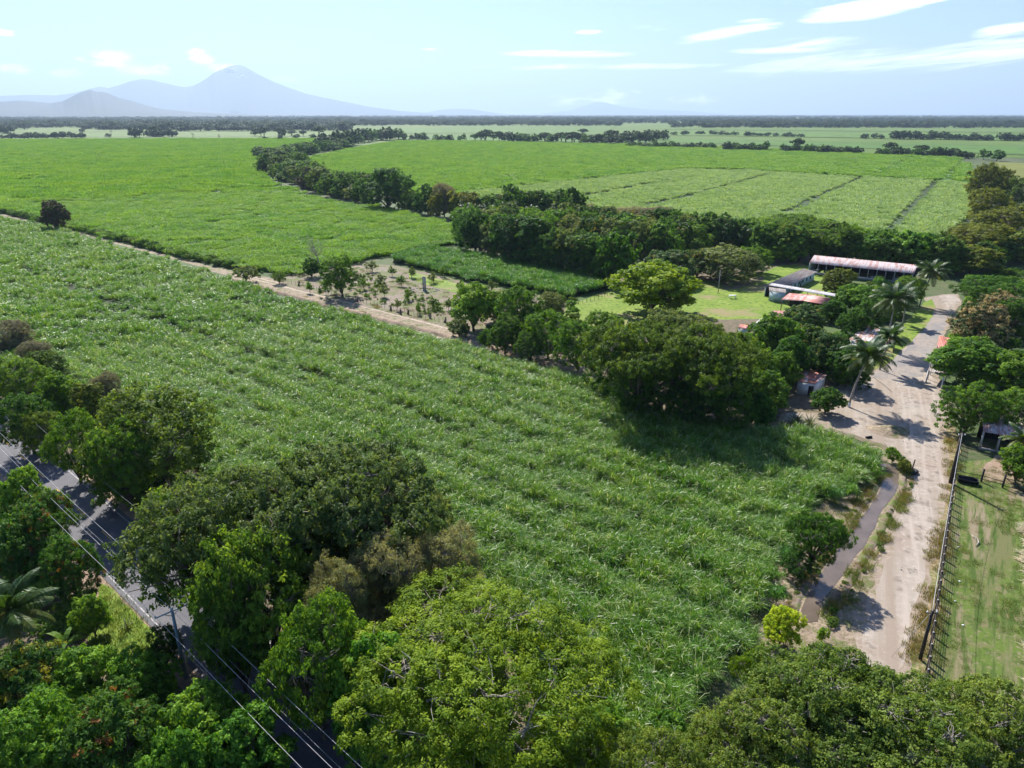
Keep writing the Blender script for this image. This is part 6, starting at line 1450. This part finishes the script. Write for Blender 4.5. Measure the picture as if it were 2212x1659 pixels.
# farm fence of thin sticks beside the track
ff = link('stick_fence', None); tag(ff, 'thin stick and wire fence along the farm track', 'fence')
fl_ = resample(G([(612, 612), (650, 620), (700, 634), (760, 651), (830, 670), (900, 687), (985, 707)]), 1.5)
g = np.random.default_rng(8); sm = MB(); sm.tube([(0, 0, -.1), (.02, 0, .7), (0, .03, 1.35)], [.05, .045, .035], 5); sme = sm.mesh('post', [M['post']])
pts = []
for x, y in fl_[:98]:
    h = g.uniform(.8, 1.15); o = link('post', sme, ff); o.location = (x + g.normal() * .12, y + 1.5 + g.normal() * .12, 0); o.scale = (1, 1, h); o.rotation_euler = (g.normal() * .08, g.normal() * .08, 0); pts.append((o.location.x, o.location.y))
for z in (.45, .8, 1.1): m = MB(); m.tube([(x, y, z) for x, y in pts], .012, 3); link('wire', m.mesh('wire', [M['wiredark']]), ff)
lf = link('lawn_fence', None); tag(lf, 'thin stick fence curving round the lawn below the cane strip', 'fence')
pts = []
for x, y in resample(G([(1205, 668), (1250, 658), (1300, 645), (1345, 626), (1380, 612)]), 1.6):
    o = link('post', sme, lf); o.location = (x, y, 0); o.scale = (1.2, 1.2, g.uniform(1.0, 1.3)); pts.append((x, y))
for z in (.5, 1.0): m = MB(); m.tube([(x, y, z) for x, y in pts], .012, 3); link('wire', m.mesh('wire', [M['wiredark']]), lf)
# cut stumps by the fence
for i, (px, py, lb) in enumerate(((844, 671, 'dark cut stump by the stick fence, leftmost of three close together'), (865, 679, 'cut stump with a pale foot, middle of three'), (881, 679, 'slanting cut stump, rightmost of three'), (929, 688, 'small black stump further right along the fence'),
                                  (961, 697, 'broad black stump nearest the garden clump'), (771, 652, 'forked dark stump under the round garden tree'), (645, 618, 'dark stump at the left end of the stick fence'))):
    p = W(px, py); g = np.random.default_rng(i); o = link('tree_stump', None); o.location = p; tag(o, lb, 'stump', 'cut stumps along the farm track')
    tubeobj('stump', [(0, 0, -.1), (.1, 0, .6), (-.15 + .1 * i, .1, 1.5)], [.4, .26, .17], 'bark', o, 8)
    tubeobj('branch_stub', [(.08, 0, .7), (.35, .1, 1.15)], [.12, .08], 'bark', o, 6)
# concrete column with stone ring
o = link('concrete_column', None); p = W(917, 628); o.location = p; tag(o, 'tall bare concrete column standing in the garden plot', 'column')
m = MB(); m.box((-.28, 0, 2.2), (.42, .42, 4.4)); link('shaft', m.mesh('shaft', [M['concrete']]), o); m = MB(); m.box((.27, .05, 2.15), (.5, .3, 4.3)); link('fin', m.mesh('fin', [M['concrete']]), o); m = MB(); m.box((0, 0, .1), (1.6, 1.4, .2)); link('footing', m.mesh('footing', [M['stone']]), o)
sr = link('stone_ring', None); sr.location = (p.x, p.y, 0); tag(sr, 'ring of loose pale stones around the concrete column', 'stones')
g = np.random.default_rng(6)
for k in range(26):
    aa = k / 26 * 2 * PI; m = MB(); rr = 2.6 + g.normal() * .15; m.box((rr * 1.6 * math.cos(aa), rr * math.sin(aa), .14), (g.uniform(.3, .5), g.uniform(.25, .4), .3), g.uniform(0, 3), taper=.7); link('stone', m.mesh('stone', [M['stone']]), sr)
# old tyre and stake by the ditch
p = W(1968, 1022); m = MB(); vs = []; A_, B_ = 14, 8
for i in range(A_):
    for j in range(B_): th = 2 * PI * i / A_; ph = 2 * PI * j / B_; rr = .55 + .2 * math.cos(ph); vs.append((rr * math.cos(th), rr * math.sin(th), .2 + .17 * math.sin(ph)))
m.add(vs, [(i * B_ + j, ((i + 1) % A_) * B_ + j, ((i + 1) % A_) * B_ + (j + 1) % B_, i * B_ + (j + 1) % B_) for i in range(A_) for j in range(B_)])
o = link('old_tyre', m.mesh('old_tyre', [M['rubber']], True)); o.location = (p.x, p.y, .1); o.scale = (1.3, 1.3, 1.3); tag(o, 'old black tyre lying beside the dirt road bend', 'tyre')
p = W(1971, 1012); o = tubeobj('stake', [(p.x, p.y, 0), (p.x + .1, p.y, 1.5)], .09, 'polewood'); tag(o, 'short dark stake behind the old tyre', 'stake')
# gravel heap
p = W(1921, 932); m = MB(); g = np.random.default_rng(3); vs = [(0, 0, .75)]; K = 22
for i in range(1, 7):
    for k in range(K): th = 2 * PI * k / K; rr = 3.0 * i / 6 * (1 + .1 * math.sin(3 * th)); vs.append((rr * 1.15 * math.cos(th), rr * math.sin(th), .75 * math.cos(i / 6 * PI / 2) ** 1.3 + g.normal() * .04 * (i < 6)))
fs = [(0, 1 + k, 1 + (k + 1) % K) for k in range(K)] + [(1 + (i - 1) * K + k, 1 + i * K + k, 1 + i * K + (k + 1) % K, 1 + (i - 1) * K + (k + 1) % K) for i in range(1, 6) for k in range(K)]
m.add(vs, fs); o = link('gravel_heap', m.mesh('gravel_heap', [M['bank']], True)); o.location = (p.x, p.y, .09); tag(o, 'low heap of grey-brown gravel on the dirt plaza', 'gravel heap')
p = W(1877, 948); o = tubeobj('log', [(p.x - .5, p.y, .25), (p.x + .5, p.y + .2, .25)], .22, 'rubber'); tag(o, 'short black log on the bank at the plaza edge', 'log')
# white bench on lawn, under the big mango
p = W(1582, 645); o = link('white_table', None); o.location = p; tag(o, 'small white table in the shadow of the huge mango tree', 'table')
m = MB(); m.box((0, 0, .95), (2.0, .9, .1)); link('tabletop', m.mesh('tabletop', [M['white']]), o)
for sx in (-.85, .85):
    for sy in (-.35, .35): m = MB(); m.box((sx, sy, .45), (.12, .12, .9)); link('leg', m.mesh('leg', [M['white']]), o)
# pale fallen branch, straw heap, litter in pasture
p = W(2110, 1170); g = np.random.default_rng(9); m = MB(); m.tube([(-.9, -1.2, .12), (-.1, -.5, .15), (.2, .3, .2), (-.1, 1.0, .18)], [.05, .09, .08, .04], 5)
for k in range(6): s = np.array([0, -.4 + k * .25, .18]); m.tube([s, s + g.normal(size=3) * [.5, .3, .1]], [.04, .015], 4)
o = link('fallen_branch', m.mesh('fallen_branch', [M['barkpale']], True)); o.location = (p.x, p.y, .07); tag(o, 'bleached fallen branch lying on the pasture', 'branch')
M['strawleaf'] = leafmat('straw_blades', [(0, (.42, .33, .20)), (.5, (.56, .45, .30)), (1, (.30, .36, .24))], transl=.15)
heap = G([(2220, 1150), (2260, 1120), (2460, 1130), (2460, 1660), (2255, 1560), (2245, 1400), (2236, 1260)])
sheet('straw_ground', heap, .09, M['straw'], .3, 1)
sg = []
for i in range(3):
    g = np.random.default_rng(70 + i); n = 260; c = np.c_[g.uniform(-1.2, 1.2, (n, 2)), np.abs(g.normal(size=n)) * .18 + .05]; az = g.normal(size=n) * .5 + 2.0; L = g.uniform(.4, 1.3, n); d = np.c_[np.cos(az), np.sin(az), g.normal(size=n) * .12]; s = np.c_[-np.sin(az), np.cos(az), np.zeros(n)] * .022
    sg.append(bpy.data.objects.new('straw_%d' % i, quads_mesh('straw_%d' % i, np.stack([c - d * L[:, None] / 2 - s, c - d * L[:, None] / 2 + s, c + d * L[:, None] / 2 + s, c + d * L[:, None] / 2 - s], 1), g.uniform(0, 1, n), [M['strawleaf']])))
g = np.random.default_rng(12); x, y = grid_in(heap, 1.1, .5, g)
sc_ = scatter('cut_cane_straw', np.c_[x, y, np.full(len(x), .09)], coll('straw_set', sg), np.ones((len(x), 3)), 'heap of cut pale cane straw at the right edge of the pasture', 'straw')
for i, (px, py, lb) in enumerate(((2073, 1257, 'white litter scrap on the pasture middle'), (2063, 1300, 'white litter scrap beside the nearer timber pole'), (2080, 1352, 'small white litter scrap lowest on the pasture'), (2076, 1036, 'white plastic bag at the black half-tube'), (2070, 1183, 'grey stone on the pasture near the fence'))):
    p = W(px, py); g = np.random.default_rng(i); m = MB(); n = 6; vs = [(.3 * math.cos(k * PI / 3) * g.uniform(.6, 1.2), .2 * math.sin(k * PI / 3) * g.uniform(.6, 1.2), .02) for k in range(n)] + [(.16 * math.cos(k * PI / 3), .1 * math.sin(k * PI / 3), .14 * g.uniform(.7, 1.3)) for k in range(n)]
    m.add(vs, [(k, (k + 1) % n, n + (k + 1) % n, n + k) for k in range(n)] + [tuple(n + k for k in range(n))]); o = link('litter' if i < 4 else 'stone', m.mesh('litter', [M['white' if i < 4 else 'stone']])); o.location = (p.x, p.y, .08); o.scale = (.6, .6, .5); tag(o, lb, 'litter' if i < 4 else 'stone')
# fallen dry frond on the plaza
m = MB(); a, c = W(1885, 815), W(1927, 849); m.tube([(a.x, a.y, .3), ((a.x + c.x) / 2, (a.y + c.y) / 2, .45), (c.x, c.y, .15)], [.06, .05, .02], 4)
o = link('bamboo_cane', m.mesh('bamboo_cane', [M['barkpale']])); tag(o, 'long pale pole lying slanted on the plaza under the palms', 'pole')

# ================================================================== MOUNTAINS
def ridge(name, D, Wd, prof, seed, rough=.05, naz=520, nr=27, back=1.0):
    P = np.array([pixdirs(x, y) for x, y in prof])
    azs = np.linspace(P[0, 0], P[-1, 0], naz); Hh = np.interp(azs, P[:, 0], P[:, 1]) * D / 57.2958 * 1.0 + H
    g = np.random.default_rng(seed)
    k1 = sum(np.sin(azs * f + g.uniform(0, 6)) * a for f, a in ((2.1, 1), (4.3, .7), (9.1, .4), (17, .25), (33, .15))) / 2.5
    V = []
    for j in range(nr):
        v = j / (nr - 1) * 2 - 1
        rr = D + v * Wd
        shape = np.maximum(0, 1 - np.abs(v)) ** (1.25 if v < 0 else 1.1)
        gul = 1 + rough * abs(v) * min(1, abs(v) * 3) * (1.2 * lowf(np.radians(azs) * D, np.full(naz, rr), .0016, seed) + .8 * lowf(np.radians(azs) * D, np.full(naz, rr * .6), .004, seed + 1) + k1)
        z = Hh * shape * gul * (rr / D) * .999 if abs(v) > 1e-6 else Hh
        z = np.maximum(z, -1) - (3 if abs(v) == 1 else 0)
        a = np.radians(azs); V.append(np.c_[np.sin(a) * rr, np.cos(a) * rr, z])
    V = np.concatenate(V); fs = [(j * naz + i, j * naz + i + 1, (j + 1) * naz + i + 1, (j + 1) * naz + i) for j in range(nr - 1) for i in range(naz - 1)]
    m = MB(); m.add(V, fs); return struct(name, m.mesh(name, [M['mount']], True))
def pixdirs(px, py):
    a = (px - 1106) / F; b = (829.5 - py) / F; dx, dy, dz = a, CT + b * ST, -ST + b * CT
    return math.degrees(math.atan2(dx, dy)), math.degrees(math.atan(dz / math.hypot(dx, dy)))
ridge('volcano_range', 29000, 7000, [(-500, 225), (-250, 214), (-100, 210), (0, 207), (60, 205), (120, 206), (160, 201), (190, 193), (215, 187), (235, 190), (258, 184), (280, 176), (305, 171), (325, 172), (345, 177), (375, 184), (400, 188.5), (418, 185), (432, 178), (447, 169), (460, 158), (475, 151), (492, 144), (505, 141),
      (516, 139.5), (528, 143), (545, 153), (565, 164), (590, 176), (620, 188), (660, 202), (700, 211), (750, 221), (800, 231), (860, 239), (920, 244), (1000, 250), (1060, 254)], 4)
ridge('distant_ridge', 36000, 6000, [(860, 253), (920, 243), (950, 237), (985, 235), (1020, 236), (1060, 242), (1110, 249), (1140, 253)], 5)
ridge('distant_volcano', 48000, 8000, [(1110, 254), (1180, 245), (1230, 238), (1270, 226), (1290, 220), (1310, 222), (1340, 230), (1400, 236), (1470, 239), (1540, 244), (1640, 253)], 6)
ridge('foothills', 14500, 3800, [(-500, 232), (-300, 226), (-100, 222), (0, 220), (40, 217), (70, 219), (110, 223), (135, 219), (160, 206), (178, 198), (196, 193.5), (206, 198), (222, 198), (238, 203), (255, 211), (285, 218), (320, 229), (350, 236), (420, 242), (500, 246), (620, 250), (760, 253)], 7, rough=.08)
def cloud(px, py, D, w_, h_, n, label, seed):
    az, el_ = pixdirs(px, py); g = np.random.default_rng(seed); m = MB()
    cx, cy_ = math.sin(R(az)) * D, math.cos(R(az)) * D; cz = H + D * math.tan(R(el_))
    for k in range(n):
        u = g.uniform(-1, 1); c = np.array([cx + u * w_ / 2, cy_ + g.uniform(-1, 1) * w_ * .25, cz + g.normal() * h_ * .28 * (1 - u * u) + h_ * .1 * math.sin(u * 5)])
        r = h_ * g.uniform(.10, .34) * (1.25 - abs(u)); a_, b_ = 12, 8; vs = []
        for i in range(b_):
            for j in range(a_): th = PI * i / (b_ - 1); ph = 2 * PI * j / a_; q = r * (1 + .12 * g.normal()); vs.append(c + np.array([q * 1.5 * math.sin(th) * math.cos(ph), q * math.sin(th) * math.sin(ph), q * .7 * math.cos(th)]))
        m.add(vs, [(i * a_ + j, (i + 1) * a_ + j, (i + 1) * a_ + (j + 1) % a_, i * a_ + (j + 1) % a_) for i in range(b_ - 1) for j in range(a_)])
    return struct('cloud', m.mesh('cloud', [M['cloud']], True))
mC, nC, oC = newmat('cloud_white'); dC = N(nC, 'ShaderNodeBsdfDiffuse'); dC.inputs[0].default_value = (.95, .95, .95, 1); tC = N(nC, 'ShaderNodeBsdfTranslucent'); tC.inputs[0].default_value = (.95, .95, .95, 1)
xC = N(nC, 'ShaderNodeMixShader', i_0=.5); nC.links.new(dC.outputs[0], xC.inputs[1]); nC.links.new(tC.outputs[0], xC.inputs[2]); nC.links.new(xC.outputs[0], oC.inputs['Surface']); M['cloud'] = mC
cloud(497, 152, 24000, 420, 110, 46, '', 1); cloud(522, 166, 23500, 330, 70, 28, '', 2)
SKYD, VEIL, CLOUDC, SKYS, SUNS, HAZE, HAZEC, HAZEG, EXPO = .6, .0, (38, 38, 39), .08, 5.0, 5.0e-5, (.60, .775, 1.0, 1), 0.24, 1.08


# ================================================================== SKY, SUN, HAZE, CAMERA
w = bpy.data.worlds.new('World'); scene.world = w; w.use_nodes = True
nt = w.node_tree; nt.nodes.clear()
SUN_EL = 44.0; sdir = np.array([-.33, .94]); sdir /= np.linalg.norm(sdir)     # horizontal direction towards the sun
sky = nt.nodes.new('ShaderNodeTexSky'); sky.sky_type = 'NISHITA'; sky.sun_disc = False
sky.sun_elevation = R(SUN_EL); sky.sun_rotation = math.atan2(sdir[0], sdir[1])
sky.altitude = 100; sky.air_density = 1.0; sky.dust_density = SKYD; sky.ozone_density = 2.0
tc = nt.nodes.new('ShaderNodeTexCoord'); sp = nt.nodes.new('ShaderNodeSeparateXYZ'); nt.links.new(tc.outputs['Generated'], sp.inputs[0])
def math_(op, a, b=None, c=None):
    n = nt.nodes.new('ShaderNodeMath'); n.operation = op
    for i, v in enumerate((a, b, c)):
        if v is None: continue
        if isinstance(v, bpy.types.NodeSocket): nt.links.new(v, n.inputs[i])
        else: n.inputs[i].default_value = v
    return n.outputs[0]
az = math_('ARCTAN2', sp.outputs[0], sp.outputs[1]); el = math_('ARCSINE', sp.outputs[2])
azn = math_('MULTIPLY', az, 57.2958); eln = math_('MULTIPLY', el, 57.2958)
cv = nt.nodes.new('ShaderNodeCombineXYZ'); nt.links.new(azn, cv.inputs[0]); nt.links.new(math_('MULTIPLY', eln, 3.2), cv.inputs[1])
def wn(vec, sc, det, rough, dist, off):
    mp = nt.nodes.new('ShaderNodeMapping'); mp.inputs['Location'].default_value = off; nt.links.new(vec, mp.inputs[0])
    n = nt.nodes.new('ShaderNodeTexNoise'); n.inputs['Scale'].default_value = sc; n.inputs['Detail'].default_value = det; n.inputs['Roughness'].default_value = rough; n.inputs['Distortion'].default_value = dist
    nt.links.new(mp.outputs[0], n.inputs['Vector']); return n.outputs['Fac']
n1 = wn(cv.outputs[0], .55, 10, .66, .6, (3, 7, 0))
cv2 = nt.nodes.new('ShaderNodeCombineXYZ'); nt.links.new(math_('MULTIPLY', azn, .28), cv2.inputs[0]); nt.links.new(math_('MULTIPLY_ADD', azn, -.35, math_('MULTIPLY', eln, 4.0)), cv2.inputs[1])
n2 = wn(cv2.outputs[0], .6, 10, .64, .9, (1, 2, 0))
def blob(caz, cel, raz, rel, tilt=0.0):
    u = math_('SUBTRACT', azn, caz); v = math_('SUBTRACT', eln, cel)
    v2 = math_('MULTIPLY_ADD', u, -tilt, v)
    q = math_('ADD', math_('POWER', math_('ABSOLUTE', math_('DIVIDE', u, raz)), 2), math_('POWER', math_('ABSOLUTE', math_('DIVIDE', v2, rel)), 2))
    return math_('MAXIMUM', math_('SUBTRACT', 1.0, q), 0.0)
def pixdir(px, py):
    a = (px - 1106) / F; b = (829.5 - py) / F
    dx, dy, dz = a, CT + b * ST, -ST + b * CT
    return math.degrees(math.atan2(dx, dy)), math.degrees(math.atan2(dz, math.hypot(dx, dy)))
def addmax(cur, v): return v if cur is None else math_('MAXIMUM', cur, v)
puff = None
for px, py, rx, ry, s in ((25, 150, 60, 14, 1.0), (150, 157, 50, 16, .9), (250, 128, 75, 24, 1.1), (300, 155, 60, 18, .9), (432, 125, 38, 24, .95), (485, 150, 50, 18, 1.2), (10, 70, 30, 9, .9), (345, 150, 30, 20, .7),
                          (1330, 210, 70, 22, .75), (1225, 218, 60, 16, .6), (1500, 212, 70, 18, .6), (620, 172, 50, 12, .5), (178, 128, 25, 12, .6)):
    a, e = pixdir(px, py); a2, e2 = pixdir(px + rx, py); _, e3 = pixdir(px, py - ry)
    puff = addmax(puff, math_('MULTIPLY', blob(a, e, abs(a2 - a), abs(e3 - e)), s))
wisp = None
for px, py, rx, ry, s, tl in ((1860, 22, 160, 26, 1.25, .08), (1960, 2, 150, 16, 1.2, .08), (1570, 72, 130, 17, 1.0, .12), (1270, 69, 36, 7, .9, 0), (1220, 116, 170, 10, .95, -.01), (930, 107, 25, 4, .7, 0), (1770, 93, 130, 18, .75, 0),
                              (1300, 144, 330, 9, .85, 0), (1700, 108, 150, 10, .8, 0), (1800, 138, 300, 30, .9, .05), (2100, 118, 340, 34, 1.15, .09), (2190, 62, 110, 18, .95, .1), (1400, 60, 60, 10, .4, 0), (1640, 48, 60, 10, .5, 0)):
    a, e = pixdir(px, py); a2, _ = pixdir(px + rx, py); _, e3 = pixdir(px, py - ry)
    wisp = addmax(wisp, math_('MULTIPLY', blob(a, e, abs(a2 - a), abs(e3 - e), tl), s))
def sstep(v, lo, hi):
    m = nt.nodes.new('ShaderNodeMapRange'); m.interpolation_type = 'SMOOTHSTEP'; nt.links.new(v, m.inputs[0]); m.inputs[1].default_value = lo; m.inputs[2].default_value = hi; return m.outputs[0]
pm = sstep(math_('MULTIPLY_ADD', puff, .30, n1), .54, .98); pm = math_('MULTIPLY', pm, sstep(puff, 0.0, .22))
wm = sstep(math_('MULTIPLY_ADD', wisp, .36, n2), .50, 1.15); wm = math_('MULTIPLY', wm, sstep(wisp, 0.0, .35))
cm = math_('MINIMUM', math_('ADD', math_('MULTIPLY', pm, .85), math_('MULTIPLY', wm, .85)), 1.0)
# whitening towards the horizon comes from thin high veil
veil = math_('MULTIPLY', sstep(eln, 9.0, -1.0), VEIL)
cl = nt.nodes.new('ShaderNodeMix'); cl.data_type = 'RGBA'
mu = nt.nodes.new('ShaderNodeMix'); mu.data_type = 'RGBA'; mu.blend_type = 'MULTIPLY'; mu.inputs[0].default_value = 1; nt.links.new(sky.outputs[0], mu.inputs[6]); mu.inputs[7].default_value = (.50, .66, .98, 1)
nt.links.new(mu.outputs[2], cl.inputs[6]); cl.inputs[7].default_value = (*CLOUDC, 1)
nt.links.new(math_('MAXIMUM', cm, veil), cl.inputs[0])
bg = nt.nodes.new('ShaderNodeBackground'); bg.inputs['Strength'].default_value = SKYS
nt.links.new(cl.outputs[2], bg.inputs['Color'])
wo = nt.nodes.new('ShaderNodeOutputWorld'); nt.links.new(bg.outputs[0], wo.inputs['Surface'])
w.cycles.sampling_method = 'MANUAL'; w.cycles.sample_map_resolution = 512

sl = bpy.data.lights.new('sun', 'SUN'); sl.energy = SUNS; sl.angle = R(.53); sl.color = (1.0, .965, .90)
so = bpy.data.objects.new('sun', sl); COL.objects.link(so)
sv = Vector((sdir[0] * math.cos(R(SUN_EL)), sdir[1] * math.cos(R(SUN_EL)), math.sin(R(SUN_EL))))
so.rotation_euler = sv.to_track_quat('Z', 'Y').to_euler(); so.location = (0, 0, 300)

if HAZE > 0:
    mb = MB(); mb.box((0, 29000, 1349), (116000, 61000, 2700))
    hz = struct('haze', mb.mesh('haze', []), 'stuff')
    m, nt, out = newmat('haze_air')
    pv = N(nt, 'ShaderNodeVolumePrincipled'); pv.inputs['Color'].default_value = HAZEC; pv.inputs['Density'].default_value = HAZE; pv.inputs['Anisotropy'].default_value = HAZEG
    nt.links.new(pv.outputs[0], out.inputs['Volume']); hz.data.materials.append(m)

cam = bpy.data.cameras.new('camera'); co = bpy.data.objects.new('camera', cam); COL.objects.link(co)
cam.sensor_width = 36; cam.lens = 36 * F / 2212; cam.clip_start = .5; cam.clip_end = 150000
co.location = (0, 0, H); co.rotation_euler = (PI / 2 - TH, 0, 0); scene.camera = co

vs = scene.view_settings; vs.view_transform = 'Standard'; vs.look = 'None'; vs.gamma = 1; vs.exposure = EXPO
scene.display_settings.display_device = 'sRGB'
cy = scene.cycles
cy.max_bounces = 5; cy.diffuse_bounces = 3; cy.glossy_bounces = 2; cy.transmission_bounces = 3; cy.transparent_max_bounces = 4; cy.volume_bounces = 0
cy.caustics_reflective = False; cy.caustics_refractive = False; cy.use_adaptive_sampling = True; cy.adaptive_threshold = .02
cy.sample_clamp_indirect = 4
cy.use_denoising = True
try: cy.denoiser = 'OPENIMAGEDENOISE'; cy.denoising_input_passes = 'RGB_ALBEDO_NORMAL'
except Exception: pass
